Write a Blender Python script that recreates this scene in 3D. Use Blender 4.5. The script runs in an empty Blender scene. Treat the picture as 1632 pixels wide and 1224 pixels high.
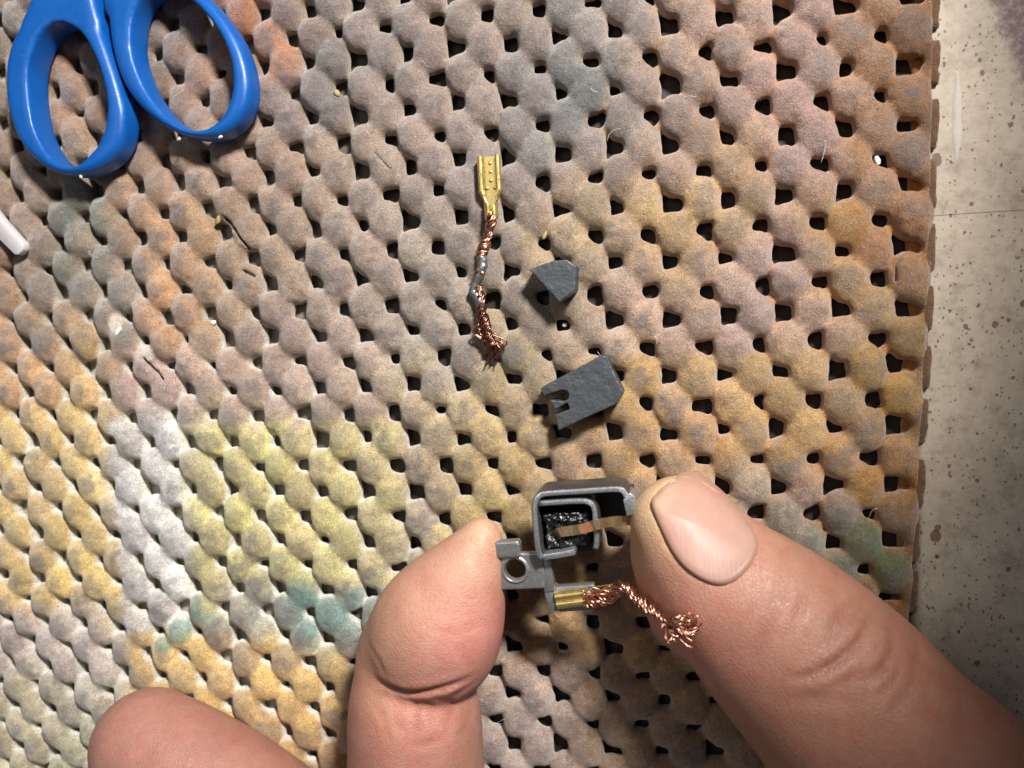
import bpy, bmesh, math, random
import numpy as np
from mathutils import Matrix, Vector
from mathutils.bvhtree import BVHTree

MM = 0.001
scene = bpy.context.scene
col = scene.collection
rng = np.random.default_rng(7)
random.seed(7)

# ------------------------------------------------------------------ camera
cam_d = bpy.data.cameras.new('camera')
cam_d.sensor_width = 36.0
cam_d.lens = 27.0
cam_d.clip_start = 0.005
cam_d.clip_end = 10.0
cam_d.dof.use_dof = True
cam_d.dof.focus_distance = 0.126
cam_d.dof.aperture_fstop = 24.0
cam = bpy.data.objects.new('camera', cam_d)
col.objects.link(cam)
cam.matrix_world = Matrix((
    (0.98023, 0.02619, 0.19614, 26.06152 * MM),
    (-0.04300, 0.99571, 0.08194, 10.88698 * MM),
    (-0.19315, -0.08875, 0.97715, 131.33416 * MM),
    (0, 0, 0, 1)))
scene.camera = cam

# ------------------------------------------------------------------ light
world = bpy.data.worlds.new('World')
scene.world = world
world.use_nodes = True
wb = world.node_tree.nodes['Background']
wb.inputs[0].default_value = (0.9, 0.94, 1.0, 1)
wb.inputs[1].default_value = 0.08


def aim(o, loc, target):
    o.location = Vector(loc) * MM
    d = (Vector(target) - Vector(loc)).normalized()
    o.rotation_euler = d.to_track_quat('-Z', 'Y').to_euler()


lamp_d = bpy.data.lights.new('work_lamp', 'SPOT')
lamp_d.energy = 10.6
lamp_d.color = (1.0, 0.975, 0.94)
lamp_d.spot_size = math.radians(40)
lamp_d.spot_blend = 0.4
lamp_d.shadow_soft_size = 0.025
lamp = bpy.data.objects.new('work_lamp', lamp_d)
col.objects.link(lamp)
aim(lamp, (138, 200, 228), (-40, 22, 0))

fill_d = bpy.data.lights.new('fill_light', 'AREA')  # added soft fill and reflection source, no known fixture
fill_d.energy = 1.15
fill_d.shape = 'RECTANGLE'
fill_d.size = 0.5
fill_d.size_y = 0.25
fill_d.color = (0.93, 0.96, 1.0)
fill = bpy.data.objects.new('fill_light', fill_d)
col.objects.link(fill)
aim(fill, (-350, 250, 900), (-20, 0, 0))

scene.view_settings.view_transform = 'Standard'
scene.view_settings.look = 'None'
scene.view_settings.exposure = 0.0
scene.view_settings.gamma = 1.0
scene.view_settings.use_curve_mapping = False
scene.render.engine = 'CYCLES'
scene.cycles.use_denoising = True
scene.cycles.max_bounces = 8


# ------------------------------------------------------------------ helpers
def lin(c):
    c = np.asarray(c, float) / 255.0
    return np.where(c <= 0.04045, c / 12.92, ((c + 0.055) / 1.055) ** 2.4)


def tag(o, label, cat, group=None):
    o['label'] = label
    o['category'] = cat
    if group:
        o['group'] = group
    return o


def empty(name, loc, label, cat, group=None):
    o = bpy.data.objects.new(name, None)
    o.empty_display_size = 0.003
    col.objects.link(o)
    o.location = Vector(loc) * MM
    return tag(o, label, cat, group)


def make(name, V, F, mat, parent=None, base=None, smooth=True, colors=None):
    """V in world millimetres; origin at the parent's (or the given) base"""
    V = np.asarray(V, float)
    if parent is not None:
        off = np.array(parent.matrix_basis.translation) / MM
        p = parent.parent
        while p is not None:
            off = off + np.array(p.matrix_basis.translation) / MM
            p = p.parent
        o_loc = (0, 0, 0)
    else:
        if base is None:
            base = [(V[:, 0].min() + V[:, 0].max()) / 2, (V[:, 1].min() + V[:, 1].max()) / 2, V[:, 2].min()]
        off = np.array(base, float)
        o_loc = off * MM
    me = bpy.data.meshes.new(name)
    L = (V - off) * MM
    if isinstance(F, np.ndarray):
        n, k = F.shape
        me.vertices.add(len(L))
        me.vertices.foreach_set('co', L.astype(np.float32).ravel())
        me.loops.add(n * k)
        me.loops.foreach_set('vertex_index', F.astype(np.int32).ravel())
        me.polygons.add(n)
        me.polygons.foreach_set('loop_start', np.arange(0, n * k, k, dtype=np.int32))
        me.polygons.foreach_set('loop_total', np.full(n, k, dtype=np.int32))
        me.update(calc_edges=True)
        me.validate()
    else:
        me.from_pydata([tuple(v) for v in L], [], [tuple(f) for f in F])
        me.update()
    if smooth:
        me.polygons.foreach_set('use_smooth', np.ones(len(me.polygons), dtype=bool))
        if smooth == 'auto':
            me.set_sharp_from_angle(angle=math.radians(35))
    if colors is not None:
        a = me.color_attributes.new('stain', 'FLOAT_COLOR', 'POINT')
        c4 = np.ones((len(V), 4), np.float32)
        c4[:, :3] = colors
        a.data.foreach_set('color', c4.ravel())
    me.materials.append(mat)
    o = bpy.data.objects.new(name, me)
    col.objects.link(o)
    o.location = o_loc
    o.parent = parent
    return o


def join(parts):
    """list of (V, F) -> one (V, F)"""
    VV, FF, n = [], [], 0
    for V, F in parts:
        VV.append(np.asarray(V, float))
        FF += [tuple(int(i) + n for i in f) for f in F]
        n += len(V)
    return np.concatenate(VV), FF


def surface_nets(f, org, h):
    """f<0 inside; returns verts (mm) and outward quads"""
    h = np.broadcast_to(np.asarray(h, float), 3)
    nx, ny, nz = f.shape
    s = f < 0
    c = np.zeros((nx - 1, ny - 1, nz - 1), np.uint8)
    for dx in (0, 1):
        for dy in (0, 1):
            for dz in (0, 1):
                c += s[dx:nx - 1 + dx, dy:ny - 1 + dy, dz:nz - 1 + dz]
    act = np.argwhere((c > 0) & (c < 8))
    idx = np.full(c.shape, -1, np.int64)
    idx[act[:, 0], act[:, 1], act[:, 2]] = np.arange(len(act))
    acc = np.zeros((len(act), 3))
    cnt = np.zeros(len(act))
    cor = [(a, b, d) for a in (0, 1) for b in (0, 1) for d in (0, 1)]
    val = {k: f[act[:, 0] + k[0], act[:, 1] + k[1], act[:, 2] + k[2]].astype(float) for k in cor}
    for k in cor:
        for ax in range(3):
            if k[ax] == 0:
                k2 = list(k)
                k2[ax] = 1
                a, b = val[k], val[tuple(k2)]
                m = (a < 0) != (b < 0)
                t = np.where(m, a / np.where(m, a - b, 1), 0)
                p = np.tile(np.array(k, float), (len(act), 1))
                p[:, ax] += t
                acc[m] += p[m]
                cnt[m] += 1
    V = (act + acc / cnt[:, None]) * h + np.asarray(org, float)
    Q = []
    for ax in range(3):
        b, d = [(1, 2), (2, 0), (0, 1)][ax]
        sl0 = [slice(None)] * 3
        sl1 = [slice(None)] * 3
        sl0[ax] = slice(0, -1)
        sl1[ax] = slice(1, None)
        e = s[tuple(sl0)] != s[tuple(sl1)]
        pos = np.argwhere(e)
        ok = np.ones(len(pos), bool)
        for q in (b, d):
            ok &= (pos[:, q] > 0) & (pos[:, q] < f.shape[q] - 1)
        pos = pos[ok]
        ins = s[pos[:, 0], pos[:, 1], pos[:, 2]]
        eb = np.zeros(3, int)
        ed = np.zeros(3, int)
        eb[b] = 1
        ed[d] = 1
        q = [pos - eb - ed, pos - ed, pos, pos - eb]
        q = np.stack([idx[w[:, 0], w[:, 1], w[:, 2]] for w in q], 1)
        q[~ins] = q[~ins][:, ::-1]
        Q.append(q)
    return V, np.concatenate(Q)


def grid(lo, hi, h):
    ax = [np.arange(lo[k], hi[k] + h, h) for k in range(3)]
    X, Y, Z = np.meshgrid(*ax, indexing='ij')
    return X.astype(np.float32), Y.astype(np.float32), Z.astype(np.float32)


def poly_sdf(X, Y, poly):
    """signed distance to a closed 2-D polygon, negative inside"""
    P = np.asarray(poly, float)
    d = np.full(X.shape, 1e9)
    ins = np.zeros(X.shape, bool)
    n = len(P)
    for i in range(n):
        a, b = P[i], P[(i + 1) % n]
        e = b - a
        wx, wy = X - a[0], Y - a[1]
        t = np.clip((wx * e[0] + wy * e[1]) / (e @ e + 1e-12), 0, 1)
        d = np.minimum(d, (wx - t * e[0]) ** 2 + (wy - t * e[1]) ** 2)
        c = (a[1] > Y) != (b[1] > Y)
        if e[1] != 0:
            ins ^= c & (wx < e[0] * wy / e[1])
    d = np.sqrt(d)
    return np.where(ins, -d, d)


def line_dist(X, Y, pts):
    P = np.asarray(pts, float)
    d = np.full(X.shape, 1e9)
    for a, b in zip(P[:-1], P[1:]):
        e = b - a
        wx, wy = X - a[0], Y - a[1]
        t = np.clip((wx * e[0] + wy * e[1]) / (e @ e + 1e-12), 0, 1)
        d = np.minimum(d, (wx - t * e[0]) ** 2 + (wy - t * e[1]) ** 2)
    return np.sqrt(d)


def line_param(X, Y, pts):
    P = np.asarray(pts, float)
    e = P[-1] - P[0]
    return np.clip(((X - P[0][0]) * e[0] + (Y - P[0][1]) * e[1]) / (e @ e), 0, 1)


def extrude(d2, Z, z0, z1, r):
    """rounded extrusion of a 2-D distance"""
    dz = np.abs(Z - (z0 + z1) / 2) - (z1 - z0) / 2
    a, b = d2 + r, dz + r
    return np.minimum(np.maximum(a, b), 0) + np.sqrt(np.maximum(a, 0) ** 2 + np.maximum(b, 0) ** 2) - r


def smin(a, b, k):
    h = np.clip(0.5 + 0.5 * (b - a) / k, 0, 1)
    return b + (a - b) * h - k * h * (1 - h)


def vnoise(x, y, seed=0):
    """cheap smooth value noise"""
    xi, yi = np.floor(x).astype(int), np.floor(y).astype(int)
    fx, fy = x - xi, y - yi
    fx, fy = fx * fx * (3 - 2 * fx), fy * fy * (3 - 2 * fy)

    def hsh(i, j):
        n = np.sin(i * 127.1 + j * 311.7 + seed * 74.7) * 43758.5453
        return n - np.floor(n)
    return ((hsh(xi, yi) * (1 - fx) + hsh(xi + 1, yi) * fx) * (1 - fy)
            + (hsh(xi, yi + 1) * (1 - fx) + hsh(xi + 1, yi + 1) * fx) * fy)


def prism(poly, z0, z1, bev=0.1):
    """bevelled prism of a 2-D polygon"""
    bm = bmesh.new()
    A = np.asarray(poly, float)
    if np.sum(A[:, 0] * np.roll(A[:, 1], -1) - np.roll(A[:, 0], -1) * A[:, 1]) < 0:
        A = A[::-1]
    f = bm.faces.new([bm.verts.new((p[0], p[1], z0)) for p in A])
    f.normal_flip()
    r = bmesh.ops.extrude_face_region(bm, geom=[f])
    bmesh.ops.translate(bm, vec=(0, 0, z1 - z0), verts=[v for v in r['geom'] if isinstance(v, bmesh.types.BMVert)])
    bmesh.ops.recalc_face_normals(bm, faces=bm.faces)
    if bev:
        bmesh.ops.bevel(bm, geom=list(bm.edges), offset=bev, segments=2, affect='EDGES', profile=0.5)
    bm.verts.index_update()
    V = np.array([v.co[:] for v in bm.verts])
    F = [[v.index for v in q.verts] for q in bm.faces]
    bm.free()
    return V, F


def strip_poly(pts, w):
    """outline of a bent sheet: an open polyline given thickness w"""
    P = np.asarray(pts, float)
    T = np.gradient(P, axis=0)
    T /= np.linalg.norm(T, axis=1)[:, None]
    N = np.stack([-T[:, 1], T[:, 0]], 1)
    return np.concatenate([P + N * w / 2, (P - N * w / 2)[::-1]])


def smooth_path(pts, n, closed=False):
    """Catmull-Rom through the points"""
    P = np.asarray(pts, float)
    if closed:
        P = np.concatenate([P[-1:], P, P[:2]])
    else:
        P = np.concatenate([2 * P[:1] - P[1:2], P, 2 * P[-1:] - P[-2:-1]])
    out = []
    m = len(P) - 3
    for t in np.linspace(0, m, n, endpoint=not closed):
        i = min(int(t), m - 1)
        u = t - i
        a, b, c, d = P[i:i + 4]
        out.append(0.5 * (2 * b + (c - a) * u + (2 * a - 5 * b + 4 * c - d) * u * u + (3 * b - a - 3 * c + d) * u ** 3))
    return np.array(out)


def frames(P):
    T = np.gradient(P, axis=0)
    T /= np.linalg.norm(T, axis=1)[:, None] + 1e-9
    n = np.cross(T[0], [0, 0, 1.0])
    if np.linalg.norm(n) < 1e-3:
        n = np.array([1.0, 0, 0])
    N = []
    for t in T:
        n = n - t * (n @ t)
        n /= np.linalg.norm(n)
        N.append(n)
    N = np.array(N)
    return T, N, np.cross(T, N)


def tube(P, r, k=6, sec=None):
    """tube along 3-D points, radius r (scalar or per point)"""
    P = np.asarray(P, float)
    T, N, B = frames(P)
    r = np.broadcast_to(np.asarray(r, float), len(P))
    a = np.linspace(0, 2 * math.pi, k, endpoint=False)
    V = (P[:, None] + r[:, None, None] * (np.cos(a)[None, :, None] * N[:, None] + np.sin(a)[None, :, None] * B[:, None])).reshape(-1, 3)
    F = []
    for i in range(len(P) - 1):
        for j in range(k):
            F.append((i * k + j, i * k + (j + 1) % k, (i + 1) * k + (j + 1) % k, (i + 1) * k + j))
    F.append(tuple(range(k))[::-1])
    F.append(tuple((len(P) - 1) * k + j for j in range(k)))
    return V, F


def twist(path, n, rb, rs, pitch, seed=0, wob=0.12, k=5):
    """n strands of radius rs twisted in a bundle of radius rb (per point) along a path"""
    R = np.random.default_rng(seed)
    P = np.asarray(path, float)
    T, N, B = frames(P)
    s = np.concatenate([[0], np.cumsum(np.linalg.norm(np.diff(P, axis=0), axis=1))])
    rb = np.broadcast_to(np.asarray(rb, float), len(P))
    out = []
    for i in range(n):
        ph = 2 * math.pi * i / n + R.uniform(-0.3, 0.3)
        rr = rb * (1.0 if i % 3 else 0.55)
        dirn = 1 if i % 2 else 0.8
        a = ph + dirn * 2 * math.pi * s / pitch
        w = 1 + wob * np.sin(s * R.uniform(1.5, 3.5) + R.uniform(0, 6))
        Q = P + (rr * w)[:, None] * (np.cos(a)[:, None] * N + np.sin(a)[:, None] * B)
        out.append(tube(Q, rs, k))
    return join(out)


# ------------------------------------------------------------------ materials
class NT:
    def __init__(s, name):
        s.m = bpy.data.materials.new(name)
        s.m.use_nodes = True
        s.t = s.m.node_tree
        s.b = s.t.nodes['Principled BSDF']

    def n(s, typ, **kw):
        x = s.t.nodes.new('ShaderNode' + typ)
        for k, v in kw.items():
            setattr(x, k, v)
        return x

    def l(s, a, b):
        s.t.links.new(a, b)

    def coord(s):
        tc = s.n('TexCoord')
        mp = s.n('Mapping')
        mp.inputs['Scale'].default_value = (1000, 1000, 1000)
        s.l(tc.outputs['Object'], mp.inputs['Vector'])
        return mp.outputs[0]

    def noise(s, co, scale, detail=3, rough=0.55):
        x = s.n('TexNoise')
        x.inputs['Scale'].default_value = scale
        x.inputs['Detail'].default_value = detail
        x.inputs['Roughness'].default_value = rough
        s.l(co, x.inputs['Vector'])
        return x.outputs['Fac']

    def ramp(s, fac, stops, const=False):
        x = s.n('ValToRGB')
        cr = x.color_ramp
        if const:
            cr.interpolation = 'CONSTANT'
        while len(cr.elements) < len(stops):
            cr.elements.new(0.5)
        for e, (p, c) in zip(cr.elements, stops):
            e.position = p
            e.color = (*c, 1) if len(c) == 3 else c
        s.l(fac, x.inputs[0])
        return x.outputs[0]

    def mix(s, fac, a, b, mode='MIX'):
        x = s.n('Mix', data_type='RGBA', blend_type=mode)
        for sock, v in ((x.inputs[0], fac), (x.inputs[6], a), (x.inputs[7], b)):
            if isinstance(v, (int, float)):
                sock.default_value = v
            elif isinstance(v, (tuple, list, np.ndarray)):
                sock.default_value = (*[float(q) for q in v[:3]], 1)
            else:
                s.l(v, sock)
        return x.outputs[2]

    def math(s, op, a, b=None):
        x = s.n('Math', operation=op)
        for i, v in enumerate((a, b)):
            if v is None:
                continue
            if isinstance(v, (int, float)):
                x.inputs[i].default_value = v
            else:
                s.l(v, x.inputs[i])
        return x.outputs[0]

    def bump(s, h, dist_mm, strength=1.0, normal=None):
        x = s.n('Bump')
        x.inputs['Strength'].default_value = strength
        x.inputs['Distance'].default_value = dist_mm * MM
        s.l(h, x.inputs['Height'])
        if normal is not None:
            s.l(normal, x.inputs['Normal'])
        return x.outputs[0]

    def set(s, **kw):
        names = dict(color='Base Color', rough='Roughness', metal='Metallic', normal='Normal', spec='Specular IOR Level',
                     sss='Subsurface Weight', sssr='Subsurface Radius', ssss='Subsurface Scale', sheen='Sheen Weight',
                     coat='Coat Weight', coatr='Coat Roughness', trans='Transmission Weight', ior='IOR', sheenr='Sheen Roughness')
        for k, v in kw.items():
            sock = s.b.inputs[names[k]]
            if isinstance(v, (int, float)):
                sock.default_value = v
            elif isinstance(v, (tuple, list, np.ndarray)):
                v = [float(q) for q in v]
                sock.default_value = (*v[:3], 1) if sock.type == 'RGBA' else v[:3]
            else:
                s.l(v, sock)
        return s.m


def mat_foam():
    t = NT('stained_foam')
    co = t.coord()
    at = t.n('Attribute', attribute_name='stain')
    g = t.noise(co, 5.5, 4, 0.7)
    g2 = t.noise(co, 0.9, 4, 0.6)
    c = t.mix(1.0, at.outputs['Color'], t.ramp(g, [(0.32, (0.42, 0.40, 0.38)), (0.5, (1, 1, 1)), (0.68, (1.65, 1.65, 1.65))]), 'MULTIPLY')
    c = t.mix(1.0, c, t.ramp(g2, [(0.3, (0.82, 0.80, 0.80)), (0.7, (1.14, 1.13, 1.10))]), 'MULTIPLY')
    crust = t.ramp(t.noise(co, 0.55, 5, 0.7), [(0.50, (0, 0, 0)), (0.62, (0.5, 0.5, 0.5))])
    c = t.mix(crust, c, t.mix(1.0, c, (0.66, 0.60, 0.58), 'MULTIPLY'))
    pale = t.ramp(t.noise(co, 0.8, 5, 0.75), [(0.60, (0, 0, 0)), (0.72, (0.45, 0.45, 0.45))])
    c = t.mix(pale, c, t.mix(0.5, c, (0.62, 0.58, 0.54)))
    n = t.bump(t.noise(co, 1.6, 4, 0.65), 0.35, 0.6)
    n = t.bump(t.noise(co, 5.0, 3, 0.75), 0.22, 0.9, n)
    return t.set(color=c, rough=0.72, normal=n, spec=0.32, sheen=0.55, sheenr=0.4)


def mat_bench():
    t = NT('painted_bench')
    co = t.coord()
    # off-white paint, mottled
    a = t.noise(co, 0.05, 5, 0.6)
    b = t.noise(co, 0.6, 5, 0.7)
    c = t.ramp(a, [(0.3, lin((172, 157, 139))), (0.7, lin((202, 186, 166)))])
    c = t.mix(1.0, c, t.ramp(b, [(0.25, (0.80, 0.78, 0.76)), (0.5, (1, 1, 1)), (0.75, (1.1, 1.1, 1.1))]), 'MULTIPLY')
    # greenish-grey grime smears
    sm = t.ramp(t.noise(co, 0.25, 6, 0.7), [(0.5, (0, 0, 0)), (0.72, (0.6, 0.6, 0.6))])
    c = t.mix(sm, c, lin((128, 114, 98)))
    ru = t.ramp(t.noise(co, 0.09, 6, 0.75), [(0.55, (0, 0, 0)), (0.8, (0.5, 0.5, 0.5))])
    c = t.mix(ru, c, lin((120, 84, 64)))
    sep = t.n('SeparateXYZ')
    t.l(co, sep.inputs[0])
    X, Y = sep.outputs[0], sep.outputs[1]

    def specks(c, scale, thr, keep, colr, seed):
        v = t.n('TexVoronoi')
        v.inputs['Scale'].default_value = scale
        mp = t.n('Mapping')
        mp.inputs['Location'].default_value = (seed * 13.7, seed * 5.1, 0)
        w = t.n('TexNoise')
        w.inputs['Scale'].default_value = 2.0
        t.l(co, w.inputs['Vector'])
        wv = t.n('VectorMath', operation='MULTIPLY_ADD')
        t.l(w.outputs['Color'], wv.inputs[0])
        wv.inputs[1].default_value = (0.7, 0.7, 0)
        t.l(co, wv.inputs[2])
        t.l(wv.outputs[0], mp.inputs['Vector'])
        fl = t.n('VectorMath', operation='MULTIPLY')
        fl.inputs[1].default_value = (1, 0.8, 0)
        t.l(mp.outputs[0], fl.inputs[0])
        t.l(fl.outputs[0], v.inputs['Vector'])
        sc = t.n('SeparateColor')
        t.l(v.outputs['Color'], sc.inputs[0])
        rad = t.math('MULTIPLY', t.math('POWER', sc.outputs[0], 2.0), thr)
        k = t.math('LESS_THAN', sc.outputs[1], keep)
        d = t.math('LESS_THAN', v.outputs['Distance'], rad)
        return t.mix(t.math('MULTIPLY', t.math('MULTIPLY', k, d), 0.72), c, colr)
    c = specks(c, 1.8, 0.34, 0.8, lin((92, 80, 70)), 5)
    c = specks(c, 1.2, 0.26, 0.6, lin((112, 62, 42)), 6)
    c = specks(c, 1.0, 0.26, 0.55, lin((70, 58, 50)), 1)
    c = specks(c, 0.5, 0.24, 0.4, lin((92, 40, 28)), 2)
    c = specks(c, 0.7, 0.22, 0.35, lin((58, 50, 46)), 3)
    c = specks(c, 0.17, 0.17, 0.5, lin((78, 34, 26)), 4)
    # worn, bare purple-brown area in the far corner
    ed = t.math('ADD', t.math('MULTIPLY', X, 1.0), t.math('MULTIPLY', Y, 0.42))
    ed = t.math('ADD', ed, t.math('MULTIPLY', t.noise(co, 0.22, 5, 0.7), 9.0))
    worn = t.ramp(t.math('MULTIPLY', t.math('SUBTRACT', ed, 101.5), 0.5), [(0.0, (0, 0, 0)), (1.0, (1, 1, 1))])
    wc = t.ramp(t.noise(co, 0.8, 5, 0.75), [(0.3, lin((92, 70, 66))), (0.5, lin((118, 98, 94))), (0.75, lin((176, 158, 150)))])
    c = t.mix(worn, c, wc)
    # board seam
    seam = t.math('LESS_THAN', t.math('ABSOLUTE', t.math('SUBTRACT', Y, 24.3)), 0.07)
    c = t.mix(t.math('MULTIPLY', seam, 0.7), c, lin((70, 62, 55)))
    # dirt under the mat, with the deep shade of its holes painted in
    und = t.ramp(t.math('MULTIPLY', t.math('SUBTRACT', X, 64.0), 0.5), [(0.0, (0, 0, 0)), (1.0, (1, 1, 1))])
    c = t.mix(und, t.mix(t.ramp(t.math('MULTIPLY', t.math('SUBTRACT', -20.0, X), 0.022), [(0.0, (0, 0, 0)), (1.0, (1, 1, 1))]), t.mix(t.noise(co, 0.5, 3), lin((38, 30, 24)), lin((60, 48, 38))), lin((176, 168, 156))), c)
    n = t.bump(b, 0.25, 0.35)
    return t.set(color=c, rough=0.55, normal=n, spec=0.35)


def mat_skin():
    t = NT('skin')
    co = t.coord()
    at = t.n('Attribute', attribute_name='stain')
    c = t.mix(1.0, at.outputs['Color'], t.ramp(t.noise(co, 0.22, 4, 0.6), [(0.3, (0.90, 0.84, 0.82)), (0.7, (1.08, 1.06, 1.04))]), 'MULTIPLY')
    c = t.mix(1.0, c, t.ramp(t.noise(co, 1.6, 3, 0.6), [(0.3, (0.95, 0.92, 0.90)), (0.7, (1.05, 1.05, 1.04))]), 'MULTIPLY')
    c = t.mix(t.ramp(t.noise(co, 0.35, 5, 0.7), [(0.46, (0, 0, 0)), (0.70, (0.8, 0.8, 0.8))]), c, t.mix(1.0, c, (1.0, 0.80, 0.77), 'MULTIPLY'))
    gr = t.ramp(t.noise(co, 1.3, 6, 0.8), [(0.58, (0, 0, 0)), (0.68, (0.5, 0.5, 0.5))])
    c = t.mix(gr, c, t.mix(1.0, c, (0.55, 0.46, 0.40), 'MULTIPLY'))
    wv = t.n('TexWave', wave_type='BANDS', bands_direction='DIAGONAL')
    wv.inputs['Scale'].default_value = 0.55
    wv.inputs['Distortion'].default_value = 9.0
    wv.inputs['Detail'].default_value = 1.0
    wv.inputs['Detail Scale'].default_value = 0.25
    t.l(co, wv.inputs['Vector'])
    v = t.n('TexVoronoi', feature='DISTANCE_TO_EDGE')
    v.inputs['Scale'].default_value = 2.0
    t.l(co, v.inputs['Vector'])
    vv = t.ramp(v.outputs['Distance'], [(0.0, (0, 0, 0)), (0.22, (1, 1, 1))])
    n = t.bump(vv, 0.05, 0.6)
    n = t.bump(wv.outputs['Fac'], 0.02, 0.3, n)
    n = t.bump(t.noise(co, 2.2, 4, 0.65), 0.09, 0.4, n)
    return t.set(color=c, rough=t.ramp(t.noise(co, 1.1, 3), [(0.3, (0.40,) * 3), (0.7, (0.58,) * 3)]), normal=n, spec=0.42,
                 sss=0.13, sssr=(2.2, 1.0, 0.6), ssss=MM)


def mat_nail():
    t = NT('nail_plate')
    at = t.n('Attribute', attribute_name='stain')
    co = t.coord()
    mp = t.n('Mapping')
    mp.inputs['Rotation'].default_value = (0, 0, 0.85)
    mp.inputs['Scale'].default_value = (3.0, 0.12, 1)
    t.l(co, mp.inputs['Vector'])
    n = t.bump(t.noise(mp.outputs[0], 0.8, 3), 0.10, 0.35)
    c = t.mix(1.0, at.outputs['Color'], t.ramp(t.noise(co, 0.5, 3), [(0.3, (0.95, 0.93, 0.92)), (0.7, (1.04, 1.04, 1.03))]), 'MULTIPLY')
    return t.set(color=c, rough=0.45, normal=n, spec=0.32, sss=0.15, sssr=(1.5, 0.8, 0.5), ssss=MM)


def mat_plastic_blue():
    t = NT('blue_plastic')
    co = t.coord()
    c = t.mix(t.noise(co, 0.25, 4), lin((0, 72, 144)), lin((2, 86, 164)))
    sc = t.n('Mapping')
    sc.inputs['Rotation'].default_value = (0, 0, 0.9)
    sc.inputs['Scale'].default_value = (0.15, 4.0, 1)
    t.l(co, sc.inputs['Vector'])
    scr = t.ramp(t.noise(sc.outputs[0], 1.0, 4, 0.7), [(0.66, (0, 0, 0)), (0.70, (0.5, 0.5, 0.5))])
    c = t.mix(scr, c, lin((90, 140, 190)))
    du = t.ramp(t.noise(co, 0.5, 5, 0.75), [(0.55, (0, 0, 0)), (0.8, (0.35, 0.35, 0.35))])
    c = t.mix(du, c, lin((60, 80, 105)))
    n = t.bump(t.noise(co, 1.2, 3), 0.06, 0.5)
    return t.set(color=c, rough=t.ramp(t.noise(co, 0.9, 5, 0.7), [(0.35, (0.34,) * 3), (0.7, (0.5,) * 3)]), normal=n, spec=0.5)


def mat_metal(name, c0, c1, rough, bump=0.05, sc=1.5, metal=1.0):
    t = NT(name)
    co = t.coord()
    f = t.noise(co, sc, 4, 0.65)
    c = t.mix(f, lin(c0), lin(c1))
    r = t.ramp(t.noise(co, sc * 2.2, 4), [(0.3, (max(rough - 0.08, 0.05),) * 3), (0.7, (rough + 0.12,) * 3)])
    return t.set(color=c, metal=metal, rough=r, normal=t.bump(t.noise(co, sc * 1.5, 3), bump, 0.5))


def mat_carbon():
    t = NT('carbon')
    co = t.coord()
    mp = t.n('Mapping')
    mp.inputs['Rotation'].default_value = (0, 0, 0.5)
    mp.inputs['Scale'].default_value = (0.25, 3.0, 1)
    t.l(co, mp.inputs['Vector'])
    st = t.noise(mp.outputs[0], 1.4, 4, 0.65)
    g = t.noise(co, 3.5, 4, 0.7)
    c = t.mix(st, lin((42, 44, 47)), lin((80, 84, 88)))
    c = t.mix(1.0, c, t.ramp(g, [(0.3, (0.72, 0.72, 0.72)), (0.55, (1, 1, 1)), (0.78, (1.7, 1.7, 1.7))]), 'MULTIPLY')
    n = t.bump(st, 0.06, 0.4)
    n = t.bump(g, 0.05, 0.5, n)
    return t.set(color=c, rough=0.44, normal=n, spec=0.6, metal=0.12)


def mat_simple(name, c, rough=0.6, metal=0.0, trans=0.0, sss=0.0, bump=0.05):
    t = NT(name)
    co = t.coord()
    f = t.noise(co, 1.5, 4)
    cc = t.mix(f, lin(c) * 0.88, np.minimum(lin(c) * 1.1, 0.9))
    return t.set(color=cc, rough=rough, metal=metal, trans=trans, sss=sss, sssr=(1.5, 1.5, 1.5), ssss=MM,
                 normal=t.bump(t.noise(co, 2.5, 3), bump, 0.5))


M = dict(foam=mat_foam(), bench=mat_bench(), skin=mat_skin(), nail=mat_nail(), blue=mat_plastic_blue(),
         steel=mat_metal('zinc_steel', (140, 139, 137), (172, 171, 170), 0.36, 0.08, 1.1, 0.78),
         gunmetal=mat_metal('gunmetal', (84, 82, 80), (122, 119, 116), 0.4, 0.1, 1.1, 0.8),
         blade=mat_metal('blade_steel', (170, 170, 172), (195, 195, 196), 0.22),
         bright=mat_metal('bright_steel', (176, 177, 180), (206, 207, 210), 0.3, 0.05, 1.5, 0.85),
         brass=mat_metal('brass', (204, 176, 104), (220, 194, 126), 0.28, 0.02, 0.5, 0.85),
         bronze=mat_metal('bronze_spring', (214, 186, 142), (230, 206, 166), 0.2, 0.05, 0.8, 0.9),
         copper=mat_metal('copper_wire', (178, 122, 100), (206, 160, 138), 0.3, 0.04, 2.0),
         dark_copper=mat_metal('tarnished_copper', (96, 66, 56), (176, 128, 106), 0.3, 0.04, 1.2),
         solder=mat_metal('grey_solder', (100, 102, 104), (150, 153, 156), 0.4, 0.2, 0.9, 0.8),
         carbon=mat_carbon(),
         black=mat_simple('black_backing', (26, 24, 23), 0.6),
         soot=mat_simple('black_carbon_face', (17, 18, 20), 0.24, 0.0, bump=0.3),
         white_plastic=mat_simple('milky_plastic', (196, 190, 190), 0.38, sss=0.4),
         paint_white=mat_simple('white_paint', (196, 189, 178), 0.6),
         crumb_yellow=mat_simple('yellowed_foam', (158, 138, 92), 0.8),
         crumb_white=mat_simple('white_chip', (222, 218, 210), 0.6),
         crumb_dark=mat_simple('dark_chip', (44, 40, 40), 0.6))

# ------------------------------------------------------------------ bench
n = 2
bx0, bx1, by0, by1 = -420, 300, -320, 330
V, F = prism([(bx0, by0), (bx1, by0), (bx1, by1), (bx0, by1)], -24, 0, 1.5)
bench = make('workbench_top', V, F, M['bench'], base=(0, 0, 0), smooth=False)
bench['kind'] = 'structure'

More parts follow.
